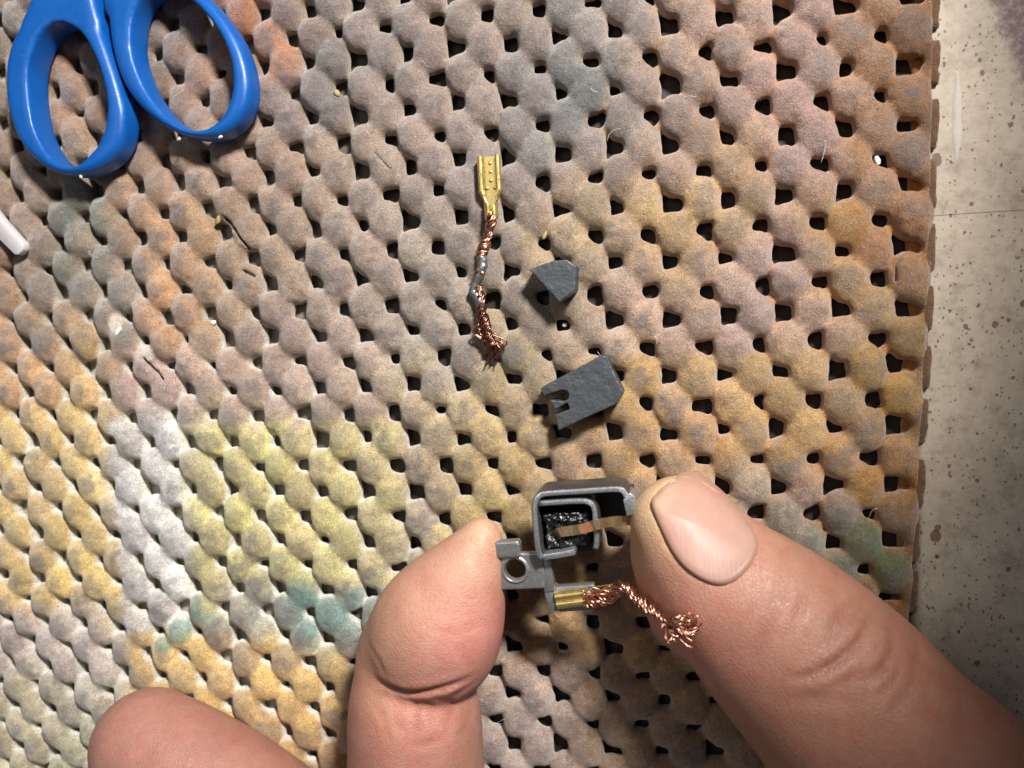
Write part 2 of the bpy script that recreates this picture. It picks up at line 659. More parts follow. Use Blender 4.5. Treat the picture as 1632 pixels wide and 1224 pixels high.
# ------------------------------------------------------------------ grip mat
# lattice of rounded foam lumps: a lump where i+j is odd, an open hole where it is even
CI, CJ = 4.4, 4.68
I0, I1, J0, J1 = -49, 2, -15, 29
NS = 12
WARP = np.array([[-17.2157, 0.2834], [88.8263, 0.1929], [-2.5145, -66.2548], [0.307, 0.8018], [0.2685, 0.5699], [-0.0397, 0.2827], [-1.2928, -0.2121], [-0.4467, 1.1537], [-1.2338, -0.2047], [0.2402, 0.7491]])


def warp(i, j):
    u, v = (i + 18) / 20, (j - 6) / 14
    uc, vc = np.clip(u, -1.25, 1.1), np.clip(v, -1.2, 1.25)

    def ev(a, b):
        B = np.stack([np.ones_like(a), a, b, a * a, a * b, b * b, a ** 3, a * a * b, a * b * b, b ** 3], -1)
        return B @ WARP
    return ev(uc, vc) + (u - uc)[..., None] * WARP[1] + (v - vc)[..., None] * WARP[2]


def knob_hash(i, j, s):
    x = np.sin(i * 12.9898 + j * 78.233 + s * 37.719) * 43758.5453
    return (x - np.floor(x)).astype(np.float32)


ui = np.arange(I0, I1 + 1e-6, 1 / NS).astype(np.float32)
vj = np.arange(J0, J1 + 1e-6, 1 / NS).astype(np.float32)
HZ = 0.38
zz = np.arange(-0.4, 5.4, HZ).astype(np.float32)
U, W_ = np.meshgrid(ui, vj, indexing='ij')
ir, jr = np.round(U), np.round(W_)
acc = np.zeros(U.shape + (len(zz),), np.float32)
KS = 4.0
near = np.full(U.shape, 9.0, np.float32)       # distance to nearest lump centre
near_id = np.zeros(U.shape + (2,), np.float32)
for di in (-1, 0, 1):
    for dj in (-1, 0, 1):
        ci, cj = ir + di, jr + dj
        odd = (np.abs(ci + cj) % 2) > 0.5
        h0, h1, h2, h3, h4 = (knob_hash(ci, cj, s) for s in range(5))
        du = (U - ci) * CI + (h0 - 0.5) * 0.8 - np.where(np.abs(ci) % 2 < 0.5, 0.5, -0.3)
        dv = (W_ - cj) * CJ + (h1 - 0.5) * 0.8
        ru = 3.08 * (0.94 + 0.13 * h2)
        rv = 3.66 * (0.94 + 0.13 * h3)
        a, b = np.abs(du / ru), np.abs(dv / rv)
        q = np.maximum(a ** 2.5 + b ** 2.5 - 0.16 * (du / ru) * (dv / rv), 0) ** (1 / 2.5)
        rz = 2.6 + 0.75 * (h4 - 0.5)
        rz = np.where(ci >= 1, 1.0, rz)
        dd = np.where(odd, np.hypot(du / 1.0, dv / 1.15), 9)
        m = dd < near
        near = np.where(m, dd, near)
        near_id[m] = np.stack([ci, cj], -1)[m]
        zc = np.where(ci >= 1, 0.5, 1.8)
        qz = np.abs(zz[None, None, :] - zc[..., None]) / rz[..., None]
        D = ((q[..., None] ** 2.2 + qz ** 2.2) ** (1 / 2.2) - 1) * 2.7
        # strands joining lumps: pairs of columns are fused in a vertical zigzag, the pairs only lightly tied
        fused = (np.abs(ci) % 2) < 0.5
        for sj in (-1, 1):
            ex, ey = CI, sj * CJ
            tt = np.clip((du * ex + dv * ey) / (ex * ex + ey * ey), 0, 1)
            pd = np.hypot(du - tt * ex, dv - tt * ey)
            rl = np.where(fused, 2.2 if sj > 0 else 1.7, 0.95)
            zl = np.where(fused, 2.6 if sj > 0 else 2.15, 1.1)
            lk = (np.sqrt((pd / rl)[..., None] ** 2 + ((zz[None, None, :] - zl[..., None]) / 1.35) ** 2) - 1) * 1.3
            ok_ = odd & ((ci < 0) | ((ci < 1) & (U < 0.7)))
            acc += np.where(ok_[..., None], 0.5 * np.exp(-KS * np.clip(lk, -6, 14)), 0)
        acc += np.where(odd[..., None], np.exp(-KS * np.clip(D, -6, 14)), 0)
fld = -np.log(acc + 1e-30) / KS
del acc, D, qz
# uneven, lumpy foam
fld += (0.36 * (vnoise(U * 2.1, W_ * 2.1, 31) - 0.5) + 0.2 * (vnoise(U * 4.7, W_ * 4.7, 32) - 0.5))[..., None].astype(np.float32)
# ragged cut edge
edge = 1.10 + 0.10 * (vnoise(W_ * 1.3, W_ * 0 + 2.5, 3) - 0.5) + 0.05 * (vnoise(W_ * 6, W_ * 0 + 1.5, 4) - 0.5)
fld = np.maximum(fld, ((U - edge) * CI)[..., None])
# splits and small tears in the foam
for (a, b, wd, dp) in [([-19.32, -2.5], [-18.77, -1.94], 0.16, 2.2), ([-29.89, 4.68], [-29.03, 5.54], 0.28, 2.0), ([-26.9, 3.0], [-26.3, 3.87], 0.22, 1.5), ([-25.17, 1.45], [-24.73, 1.66], 0.3, 2.6), ([-25.89, -0.64], [-24.86, 0.66], 0.25, 2.6), ([-0.35, 2.68], [-0.33, 3.09], 0.13, 2.8), ([-1.35, -3.05], [-1.04, -2.41], 0.12, 3.2)]:
    e0, e1 = np.array(a), np.array(b)
    XY = None
    d = line_dist(U * CI, W_ * CJ, [e0 * [CI, CJ], e1 * [CI, CJ]])
    cut = np.maximum((d - wd * np.ones_like(d))[..., None], (dp - zz)[None, None, :])
    fld = np.maximum(fld, -cut)
V, Q = surface_nets(fld, (0, 0, zz[0]), (1, 1, HZ))
fi, fj = V[:, 0] / NS + I0, V[:, 1] / NS + J0
wxy = warp(fi, fj)
# per-vertex lookups on the lattice
gi = np.clip(np.round(V[:, 0]).astype(int), 0, U.shape[0] - 1)
gj = np.clip(np.round(V[:, 1]).astype(int), 0, U.shape[1] - 1)
vn, vid = near[gi, gj], near_id[gi, gj]
wz = V[:, 2] + 0.25 * (vnoise(wxy[:, 0] / 9, wxy[:, 1] / 9, 11) - 0.5)
MV = np.stack([wxy[:, 0], wxy[:, 1], wz], 1)
del fld
Q = Q[:, ::-1]

# stains: scattered colour anchors (x, y mm, sRGB), smoothly blended, plus hard-edged paint areas
ANCH = np.array([[-89.73, 36.22, 150, 128, 112], [-90.42, 67.38, 120, 110, 104], [-79.24, 58.3, 140, 112, 95], [-61.78, 64.2, 112, 98, 94], [-56.41, 53.81, 140, 115, 102], [-40.93, 64.0, 150, 100, 72], [-29.44, 60.61, 118, 108, 104], [-34.72, 51.69, 122, 112, 112], [-20.4, 59.61, 122, 112, 108], [-9.74, 52.32, 132, 116, 110], [1.22, 57.21, 126, 112, 104], [13.25, 47.01, 104, 104, 104], [17.58, 55.39, 112, 108, 106], [27.35, 52.39, 128, 110, 100], [37.88, 53.14, 134, 112, 100], [45.23, 48.59, 138, 110, 104], [52.52, 51.51, 140, 112, 96], [61.33, 50.54, 128, 96, 72], [62.19, 39.48, 128, 96, 70], [56.89, 38.11, 136, 98, 62], [48.76, 36.95, 142, 118, 116], [38.52, 36.88, 144, 118, 92], [28.95, 38.68, 134, 112, 98], [17.02, 38.72, 122, 116, 112], [6.76, 39.6, 118, 112, 110], [-3.92, 38.46, 134, 122, 118], [-17.09, 39.55, 140, 124, 116], [-30.86, 39.61, 142, 124, 112], [-42.62, 41.65, 138, 116, 104], [-53.71, 41.46, 150, 128, 112], [-86.74, 25.44, 114, 114, 106], [-80.59, 32.09, 104, 112, 104], [-68.79, 30.17, 160, 126, 98], [-56.27, 25.98, 164, 134, 108], [-42.65, 25.17, 150, 130, 114], [-27.19, 24.25, 146, 130, 120], [-13.5, 23.43, 140, 128, 120], [-0.43, 20.56, 134, 122, 116], [13.44, 23.87, 150, 130, 104], [24.6, 23.17, 156, 130, 96], [36.34, 22.44, 150, 126, 98], [45.79, 19.9, 152, 128, 122], [55.02, 24.13, 142, 112, 76], [62.17, 20.82, 146, 100, 56], [-92.17, 13.76, 166, 136, 106], [-95.73, 19.95, 158, 128, 108], [-72.62, 17.65, 146, 136, 128], [-64.74, 17.28, 172, 134, 104], [-53.62, 12.19, 154, 132, 112], [-41.37, 9.43, 150, 130, 122], [-26.99, 8.89, 152, 136, 126], [-13.19, 8.37, 140, 132, 124], [1.17, 7.83, 148, 134, 112], [15.01, 9.39, 150, 132, 118], [26.27, 10.96, 154, 130, 118], [38.08, 12.44, 154, 132, 126], [49.4, 9.94, 158, 132, 118], [58.57, 11.47, 154, 128, 96], [63.04, 5.5, 150, 120, 78], [-96.33, 1.73, 184, 148, 112], [-82.1, 3.78, 178, 148, 112], [-68.64, 3.4, 172, 148, 142], [-55.64, 3.04, 164, 142, 132], [-39.66, -0.83, 154, 136, 128], [-25.27, -1.17, 160, 142, 128], [-12.64, -2.56, 158, 142, 116], [0.71, -2.85, 160, 140, 104], [21.89, -1.23, 164, 134, 92], [32.93, -1.51, 160, 132, 98], [42.65, -1.75, 162, 134, 100], [52.09, -1.98, 162, 134, 96], [61.24, -4.17, 164, 132, 84], [-96.27, -10.64, 190, 168, 128], [-83.32, -8.31, 190, 166, 122], [-68.61, -10.89, 190, 186, 186], [-52.95, -11.03, 186, 178, 130], [-39.17, -11.15, 176, 164, 120], [-24.85, -13.55, 168, 152, 126], [-10.94, -13.63, 164, 144, 112], [1.33, -13.7, 166, 142, 104], [14.23, -13.77, 158, 130, 102], [29.76, -9.69, 168, 130, 84], [42.54, -9.85, 164, 130, 84], [53.87, -11.99, 168, 130, 86], [60.3, -16.03, 166, 122, 62], [48.2, -16.0, 158, 134, 122], [43.31, -23.2, 138, 128, 116], [51.91, -23.12, 148, 128, 116], [60.29, -23.05, 150, 112, 64], [58.43, -28.13, 94, 108, 84], [50.93, -28.26, 114, 116, 100], [39.5, -18.04, 154, 136, 122], [-96.34, -24.44, 194, 170, 124], [-84.95, -24.34, 198, 174, 124], [-71.17, -24.22, 196, 192, 192], [-55.29, -24.08, 192, 184, 134], [-41.23, -22.78, 186, 172, 124], [-26.59, -22.67, 172, 162, 130], [-16.0, -22.6, 164, 152, 142], [-6.85, -22.53, 174, 156, 112], [-0.29, -25.8, 170, 146, 98], [-94.68, -35.85, 196, 166, 112], [-83.27, -35.58, 198, 172, 120], [-72.31, -36.56, 188, 186, 186], [-58.79, -35.0, 184, 176, 132], [-44.42, -32.27, 172, 164, 126], [-33.23, -32.05, 166, 156, 130], [-23.57, -31.85, 170, 162, 146], [-31.24, -39.05, 124, 140, 136], [-41.33, -41.75, 112, 134, 130], [-51.55, -42.09, 150, 148, 140], [-21.53, -37.59, 150, 148, 142], [-101.96, -49.01, 164, 148, 144], [-88.95, -49.77, 170, 160, 154], [-100.15, -59.42, 176, 166, 144], [-86.99, -58.71, 168, 160, 150], [-101.46, -71.46, 176, 168, 142], [-90.96, -69.41, 172, 166, 146], [-72.43, -52.85, 200, 174, 122], [-60.22, -52.28, 198, 170, 118], [-48.6, -54.18, 196, 162, 110], [-37.14, -53.6, 160, 132, 104], [-37.96, -65.82, 170, 140, 104], [-48.04, -64.02, 190, 156, 108], [2.23, -44.79, 168, 134, 84], [8.01, -37.85, 150, 122, 88], [0.78, -52.83, 168, 148, 140], [7.2, -59.32, 160, 142, 138], [-1.83, -61.05, 170, 154, 150], [18.43, -47.45, 160, 128, 92], [18.09, -58.64, 150, 124, 100], [28.56, -61.32, 150, 124, 100], [62.1, -36.21, 150, 110, 70]])
jx = wxy[:, 0] + 5 * (vnoise(wxy[:, 0] / 7, wxy[:, 1] / 7, 1) - 0.5)
jy = wxy[:, 1] + 5 * (vnoise(wxy[:, 0] / 7, wxy[:, 1] / 7, 2) - 0.5)
jx = jx + 2.6 * (vnoise(wxy[:, 0] / 1.7, wxy[:, 1] / 1.7, 14) - 0.5)
jy = jy + 2.6 * (vnoise(wxy[:, 0] / 1.7, wxy[:, 1] / 1.7, 15) - 0.5)
jx0, jy0 = wxy[:, 0] + 1.2 * (vnoise(wxy[:, 0] / 1.3, wxy[:, 1] / 1.3, 61) - 0.5), wxy[:, 1] + 2.5 * (vnoise(wxy[:, 0] / 1.5, wxy[:, 1] / 1.5, 62) - 0.5)
jx = jx + 5 * (knob_hash(vid[:, 0], vid[:, 1], 51) - 0.5)
jy = jy + 5 * (knob_hash(vid[:, 0], vid[:, 1], 52) - 0.5)
num = np.zeros((len(MV), 3))
den = np.zeros(len(MV))
AL = lin(ANCH[:, 2:5])
for k in range(len(ANCH)):
    w = 1.0 / (((jx - ANCH[k, 0]) ** 2 + (jy - ANCH[k, 1]) ** 2) / 60 + 0.35) ** 2.2
    num += w[:, None] * AL[k]
    den += w
C = num / den[:, None]


def blend(mask, c, a=1.0):
    global C
    m = np.clip(mask, 0, 1)[:, None] * a
    C = C * (1 - m) + lin(c) * m


def rect(x0, x1, y0, y1, soft=1.2):
    d = np.minimum(np.minimum(jx0 - x0, x1 - jx0), np.minimum(jy0 - y0, y1 - jy0))
    return np.clip(d / soft + 0.5, 0, 1)


for (x0, x1, y0, y1, c, a, soft) in [(-113.69, -78.25, -41.07, -2.02, (198, 174, 124), 0.55, 1.0), (-78.64, -63.76, -46.58, -4.3, (200, 198, 198), 0.8, 1.0), (-63.41, -20.57, -35.8, -6.54, (194, 184, 128), 0.5, 3.0), (-78.24, -32.17, -63.22, -46.08, (204, 174, 118), 0.5, 1.5), (-117.27, -78.32, -56.02, -44.26, (170, 158, 154), 0.6, 1.2)]:
    blend(rect(x0, x1, y0, y1, soft), c, a)
for (cx, cy, rx, ry, c, a) in [(-70.39, -48.48, 2.19, 1.94, (84, 128, 118), 0.85), (-66.35, -45.7, 2.41, 2.41, (84, 130, 120), 0.85), (-63.04, -41.49, 1.68, 2.64, (92, 134, 124), 0.8), (-60.12, -42.99, 2.15, 1.43, (130, 160, 150), 0.7), (-42.42, -39.38, 4.19, 3.03, (104, 138, 134), 0.7), (-34.01, -43.87, 4.61, 4.61, (108, 136, 132), 0.7), (-39.15, -46.46, 3.49, 2.33, (110, 134, 130), 0.6), (-46.45, -42.52, 2.34, 1.41, (120, 140, 136), 0.6), (-28.73, -37.8, 3.42, 2.05, (116, 144, 138), 0.6), (-84.98, -74.51, 3.26, 1.76, (92, 124, 116), 0.8), (-92.37, 11.96, 4.11, 3.14, (88, 100, 92), 0.6), (-84.39, 34.68, 3.54, 2.6, (96, 108, 100), 0.5), (60.27, -28.1, 2.58, 2.98, (76, 98, 70), 0.7), (50.0, -25.19, 2.42, 2.01, (110, 122, 108), 0.4), (14.23, 45.93, 6.1, 5.08, (96, 98, 100), 0.5), (-27.78, 51.02, 3.67, 3.24, (100, 100, 96), 0.5), (54.06, 15.56, 2.14, 2.14, (96, 88, 86), 0.6), (-40.77, 66.1, 3.27, 2.84, (150, 104, 80), 0.4), (-69.52, 8.15, 1.88, 2.59, (228, 220, 210), 0.5), (-75.07, 13.07, 1.42, 2.13, (236, 228, 214), 0.6), (-42.34, 12.86, 7.9, 1.81, (142, 130, 132), 0.3)]:
    d = np.hypot((wxy[:, 0] - cx) / rx, (wxy[:, 1] - cy) / ry) + 0.5 * (vnoise(wxy[:, 0] / 2.5, wxy[:, 1] / 2.5, 5) - 0.5)
    blend((1.1 - d) * 3, c, a * 0.75)
# lump-to-lump patchiness: some lumps took more of one stain than their neighbours
hA, hB, hC = (knob_hash(vid[:, 0], vid[:, 1], s) for s in (21, 22, 23))
right = np.clip((wxy[:, 0] + 20) / 60, 0, 1)
C = C * (0.80 + 0.38 * hA)[:, None]
mauve = (hB > 0.62) * (0.30)
C = C * (1 - mauve[:, None]) + lin((138, 118, 114)) * mauve[:, None]
# rust-brown dirt low on the lumps; at left clean foam, lit flanks painted in
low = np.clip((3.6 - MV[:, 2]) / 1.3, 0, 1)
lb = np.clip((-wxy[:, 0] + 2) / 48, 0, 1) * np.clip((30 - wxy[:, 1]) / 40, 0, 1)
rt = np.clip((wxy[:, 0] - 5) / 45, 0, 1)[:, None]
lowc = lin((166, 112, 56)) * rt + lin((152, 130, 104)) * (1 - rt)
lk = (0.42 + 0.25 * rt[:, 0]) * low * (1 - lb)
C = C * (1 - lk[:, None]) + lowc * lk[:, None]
lk = 0.85 * lb * np.clip((3.2 - MV[:, 2]) / 1.1, 0, 1)
C = C * (1 - lk[:, None]) + lin((224, 220, 211)) * lk[:, None]
# grey rubbed-in marks on the crowns
rr = 1.3 + 1.1 * hC
vn = vn + 2.4 * (vnoise(wxy[:, 0] / 1.6, wxy[:, 1] / 1.6, 41) - 0.5) + 1.0 * (vnoise(wxy[:, 0] / 0.7, wxy[:, 1] / 0.7, 42) - 0.5)
dark = np.clip((rr + 0.3 - vn) / 1.2, 0, 1) * (0.15 + 0.55 * (knob_hash(vid[:, 0], vid[:, 1], 24) ** 1.5))
dark *= np.clip((MV[:, 2] - 3.0) / 0.6, 0, 1)
C = C * (1 - dark[:, None]) + lin((104, 98, 98)) * dark[:, None]
# cut edge has gone brown
eg = np.clip((fi - 0.55) / 0.3, 0, 1) * np.clip((3.2 - MV[:, 2]) / 0.8, 0, 1)
C = C * (1 - 0.85 * eg[:, None]) + lin((92, 68, 52)) * 0.85 * eg[:, None]
lumi = C.mean(1, keepdims=True)
C = np.clip(lumi + (C - lumi) * 1.12, 0.01, 1) * np.array([0.97, 0.985, 0.955]) * (1 + 0.18 * lb[:, None])  # last factor paints the brighter lower-left light into the foam colour
grip_mat = make('grip_mat', MV, Q, M['foam'], base=(0, 0, 0), colors=np.clip(C, 0.01, 0.85))
tag(grip_mat, 'paint-stained knobbly foam grip mat with rows of open holes', 'mat')

mat_bvh = BVHTree.FromPolygons([tuple(v) for v in MV[::1]], [tuple(q) for q in Q], epsilon=0) if False else None
TOP = 4.35     # height of the lump crowns

# ------------------------------------------------------------------ hand
PRIM = [([[27.68, -19.93, 19.0, 7.32], [32.52, -26.8, 20.0, 9.49], [39.78, -34.15, 20.5, 12.32], [47.69, -42.2, 21.0, 13.84], [54.18, -50.3, 21.5, 14.66], [63.23, -62.0, 22.0, 16.38], [60.71, -85.42, 20.0, 19.75]], 2.0), ([[25.86, -24.83, 17.5, 5.6], [29.68, -31.73, 18.0, 7.79]], 2.0), ([[-2.87, -22.74, 16.5, 3.06], [-4.68, -26.51, 16.5, 4.96], [-6.82, -30.33, 16.5, 6.98], [-9.24, -34.49, 16.0, 9.07], [-10.87, -37.46, 16.0, 10.22], [-11.98, -39.6, 15.5, 10.6]], 2.0), ([[-15.9, -53.48, 15.0, 10.7], [-16.45, -63.32, 15.0, 11.2], [-16.58, -75.49, 15.0, 11.81], [-3.07, -101.18, 17.0, 15.52]], 0.9), ([[-18.43, -42.41, 15.0, 6.63], [-17.08, -53.01, 15.0, 9.57]], 2.0), ([[-67.89, -62.9, 13.5, 9.7], [-56.34, -70.74, 14.0, 12.13], [-42.46, -81.01, 14.0, 13.07], [-13.91, -102.72, 17.0, 15.79]], 2.0)]      # chains of (x, y, z, r); consecutive entries make tapered capsules
lo, hi = np.array([-104, -96, -1.0]), np.array([86, -10, 38.0])
HV = 0.5
X, Y, Z = grid(lo, hi, HV)


def digit(chain, k):
    d = np.full(X.shape, 9.0, np.float32)
    pts = smooth_path(chain, 4 * len(chain) - 3)
    for a, b in zip(pts[:-1], pts[1:]):
        m = max(a[3], b[3]) + 6
        sl = []
        for q in range(3):
            i = int(max(0, (min(a[q], b[q]) - m - lo[q]) / HV))
            j = int(min(X.shape[q], (max(a[q], b[q]) + m - lo[q]) / HV + 2))
            sl.append(slice(i, max(i, j)))
        sl = tuple(sl)
        x, y, z = X[sl], Y[sl], Z[sl]
        if x.size == 0:
            continue
        e = b[:3] - a[:3]
        t = np.clip(((x - a[0]) * e[0] + (y - a[1]) * e[1] + (z - a[2]) * e[2]) / (e @ e), 0, 1)
        c = np.sqrt((x - a[0] - t * e[0]) ** 2 + (y - a[1] - t * e[1]) ** 2 + (z - a[2] - t * e[2]) ** 2) - (a[3] + t * (b[3] - a[3]))
        d[sl] = smin(d[sl], c, 0.6)
    return d


hand_f = None
for chain, k in PRIM:
    d = digit(chain, k)
    hand_f = d if hand_f is None else smin(hand_f, d, k)
for pts, zmin, wd, dp in [([[-20.08, -43.74], [-16.78, -44.22], [-13.15, -44.64], [-9.13, -43.81], [-3.76, -42.82]], 16, 0.5, 0.8), ([[-12.83, -45.34], [-12.58, -48.76], [-12.32, -52.55]], 18, 0.5, 0.25), ([[-9.56, -45.16], [-7.94, -47.04], [-8.1, -51.54]], 18, 0.5, 0.28), ([[-16.27, -48.07], [-14.61, -51.06]], 18, 0.5, 0.18), ([[-13.98, -52.85], [-8.14, -52.27]], 18, 0.5, 0.2), ([[39.96, -35.62], [43.13, -34.78], [45.95, -33.36], [49.03, -31.46], [51.93, -28.67]], 20, 0.5, 0.6), ([[48.55, -35.71], [51.76, -34.37], [53.57, -32.45], [54.17, -30.42]], 20, 0.5, 0.55), ([[45.41, -30.42], [46.29, -28.87], [48.14, -28.13]], 20, 0.5, 0.3), ([[46.28, -30.56], [49.35, -28.76], [51.18, -27.03]], 20, 0.5, 0.22), ([[34.85, -34.48], [36.84, -30.93], [38.81, -27.43], [41.38, -23.28]], 20, 0.7, 0.22), ([[41.63, -28.69], [42.9, -26.79], [44.16, -25.57]], 20, 0.5, 0.2), ([[37.99, -39.2], [41.84, -37.6], [48.08, -37.27]], 20, 0.8, 0.2), ([[55.66, -35.53], [58.03, -32.42]], 20, 0.7, 0.2), ([[37.19, -36.23], [40.17, -30.53], [43.09, -25.62]], 20, 0.45, 0.16), ([[33.04, -30.8], [35.71, -27.91], [37.7, -24.74]], 20, 0.45, 0.14), ([[44.09, -32.69], [47.21, -29.17], [50.58, -26.05]], 20, 0.45, 0.2), ([[49.92, -37.51], [52.96, -35.33], [55.22, -32.21]], 20, 0.45, 0.22), ([[43.74, -36.47], [47.17, -35.27], [49.63, -33.8]], 20, 0.45, 0.2), ([[46.3, -27.18], [48.16, -25.12], [49.39, -22.75]], 20, 0.45, 0.16), ([[51.13, -39.49], [54.76, -36.58], [56.55, -34.15]], 20, 0.5, 0.16), ([[-21.02, -37.98], [-18.0, -40.01], [-16.7, -42.84]], 17, 0.45, 0.18), ([[-8.6, -47.26], [-5.63, -44.94], [-3.46, -43.93]], 17, 0.45, 0.22), ([[-19.89, -46.64], [-17.09, -49.4], [-16.54, -52.65]], 17, 0.45, 0.16), ([[-6.87, -48.41], [-5.94, -51.22], [-6.81, -54.16]], 17, 0.45, 0.2), ([[-11.36, -45.08], [-10.79, -47.93], [-9.5, -50.73]], 17, 0.4, 0.2), ([[-9.92, -33.7], [-5.66, -34.98], [-1.38, -34.47]], 17, 0.5, 0.12)]:
    d = line_dist(X[:, :, 0], Y[:, :, 0], pts)
    g = dp * np.exp(-(d / wd) ** 2) - 0.35 * dp * np.exp(-((d - 2.2 * wd) / (1.2 * wd)) ** 2)
    g *= np.clip(np.sin(math.pi * line_param(X[:, :, 0], Y[:, :, 0], pts)), 0, 1) ** 0.7
    hand_f += g[:, :, None] * np.clip((Z - zmin) / 4, 0, 1)
NAIL = np.array([[23.69, -15.9], [24.4, -14.34], [25.93, -13.22], [27.93, -12.53], [30.14, -12.53], [31.66, -13.55], [34.84, -16.17], [37.65, -19.7], [36.82, -22.1], [34.04, -24.39], [31.34, -24.79], [28.33, -23.48], [25.98, -20.91]])
nd = poly_sdf(X[:, :, 0], Y[:, :, 0], NAIL)
tipd = np.hypot(X[:, :, 0] - [25.14, -14.32][0], Y[:, :, 0] - [25.14, -14.32][1])
back = np.clip((tipd - 2) / 6, 0, 1)
nf = 1.5 * np.clip((-nd - 0.1) / 0.9, 0, 1) - 0.08 * back * np.exp(-((nd - 0.9) / 0.8) ** 2)
hand_f += nf[:, :, None] * (Z > 19)
HVt, HQ = surface_nets(hand_f, lo, HV)
HQ = HQ[:, ::-1]
# relax the voxel steps
def relax(V, Q, it, lam=0.5):
    for _ in range(it):
        S = np.zeros_like(V)
        N = np.zeros(len(V))
        for a in range(4):
            b = Q[:, (a + 1) % 4]
            np.add.at(S, Q[:, a], V[b])
            np.add.at(S, b, V[Q[:, a]])
            np.add.at(N, Q[:, a], 1)
            np.add.at(N, b, 1)
        V = V + lam * (S / np.maximum(N, 1)[:, None] - V)
    return V
HVt = relax(HVt, HQ, 2)
HC = np.tile(lin((154, 118, 103)), (len(HVt), 1))
for (cx, cy, r, c, a) in [(44.12, -34.26, 30, (176, 126, 102), 0.5), (24.31, -28.3, 8, (196, 138, 122), 0.6), (23.79, -15.68, 7, (206, 182, 142), 0.8), (20.82, -23.67, 4, (206, 178, 140), 0.6), (30.2, -35.79, 8, (188, 128, 114), 0.4), (-2.02, -20.71, 9, (196, 166, 134), 0.6), (-2.96, -35.94, 8, (196, 128, 122), 0.65), (-15.45, -32.34, 8, (186, 146, 120), 0.5), (-13.69, -49.62, 9, (186, 122, 112), 0.6), (-9.99, -26.18, 7, (198, 148, 130), 0.6), (-18.56, -44.81, 6, (190, 146, 118), 0.5), (-63.16, -55.94, 12, (176, 122, 112), 0.5), (-44.48, -59.02, 14, (168, 112, 102), 0.5), (59.01, -41.77, 16, (166, 112, 90), 0.6)]:
    m = a * np.exp(-((HVt[:, 0] - cx) ** 2 + (HVt[:, 1] - cy) ** 2) / r ** 2)
    HC = HC * (1 - m[:, None]) + lin(c) * m[:, None]
for pts, zmin, wd, dp in [([[-20.08, -43.74], [-16.78, -44.22], [-13.15, -44.64], [-9.13, -43.81], [-3.76, -42.82]], 16, 0.5, 0.8), ([[-12.83, -45.34], [-12.58, -48.76], [-12.32, -52.55]], 18, 0.5, 0.25), ([[-9.56, -45.16], [-7.94, -47.04], [-8.1, -51.54]], 18, 0.5, 0.28), ([[-16.27, -48.07], [-14.61, -51.06]], 18, 0.5, 0.18), ([[-13.98, -52.85], [-8.14, -52.27]], 18, 0.5, 0.2), ([[39.96, -35.62], [43.13, -34.78], [45.95, -33.36], [49.03, -31.46], [51.93, -28.67]], 20, 0.5, 0.6), ([[48.55, -35.71], [51.76, -34.37], [53.57, -32.45], [54.17, -30.42]], 20, 0.5, 0.55), ([[45.41, -30.42], [46.29, -28.87], [48.14, -28.13]], 20, 0.5, 0.3), ([[46.28, -30.56], [49.35, -28.76], [51.18, -27.03]], 20, 0.5, 0.22), ([[34.85, -34.48], [36.84, -30.93], [38.81, -27.43], [41.38, -23.28]], 20, 0.7, 0.22), ([[41.63, -28.69], [42.9, -26.79], [44.16, -25.57]], 20, 0.5, 0.2), ([[37.99, -39.2], [41.84, -37.6], [48.08, -37.27]], 20, 0.8, 0.2), ([[55.66, -35.53], [58.03, -32.42]], 20, 0.7, 0.2), ([[37.19, -36.23], [40.17, -30.53], [43.09, -25.62]], 20, 0.45, 0.16), ([[33.04, -30.8], [35.71, -27.91], [37.7, -24.74]], 20, 0.45, 0.14), ([[44.09, -32.69], [47.21, -29.17], [50.58, -26.05]], 20, 0.45, 0.2), ([[49.92, -37.51], [52.96, -35.33], [55.22, -32.21]], 20, 0.45, 0.22), ([[43.74, -36.47], [47.17, -35.27], [49.63, -33.8]], 20, 0.45, 0.2), ([[46.3, -27.18], [48.16, -25.12], [49.39, -22.75]], 20, 0.45, 0.16), ([[51.13, -39.49], [54.76, -36.58], [56.55, -34.15]], 20, 0.5, 0.16), ([[-21.02, -37.98], [-18.0, -40.01], [-16.7, -42.84]], 17, 0.45, 0.18), ([[-8.6, -47.26], [-5.63, -44.94], [-3.46, -43.93]], 17, 0.45, 0.22), ([[-19.89, -46.64], [-17.09, -49.4], [-16.54, -52.65]], 17, 0.45, 0.16), ([[-6.87, -48.41], [-5.94, -51.22], [-6.81, -54.16]], 17, 0.45, 0.2), ([[-11.36, -45.08], [-10.79, -47.93], [-9.5, -50.73]], 17, 0.4, 0.2), ([[-9.92, -33.7], [-5.66, -34.98], [-1.38, -34.47]], 17, 0.5, 0.12)]:
    d = line_dist(HVt[:, 0], HVt[:, 1], pts)
    m = np.sin(math.pi * line_param(HVt[:, 0], HVt[:, 1], pts)) * min(0.55, 1.3 * dp) * np.exp(-(d / (1.1 * wd)) ** 2) * (HVt[:, 2] > zmin)
    HC = HC * (1 - m[:, None]) + lin((138, 80, 66)) * m[:, None]
hand = make('hand', HVt, HQ, M['skin'], base=(10, -60, 4), colors=HC)
tag(hand, 'bare hand pinching a small metal bracket between thumb and forefinger', 'hand')

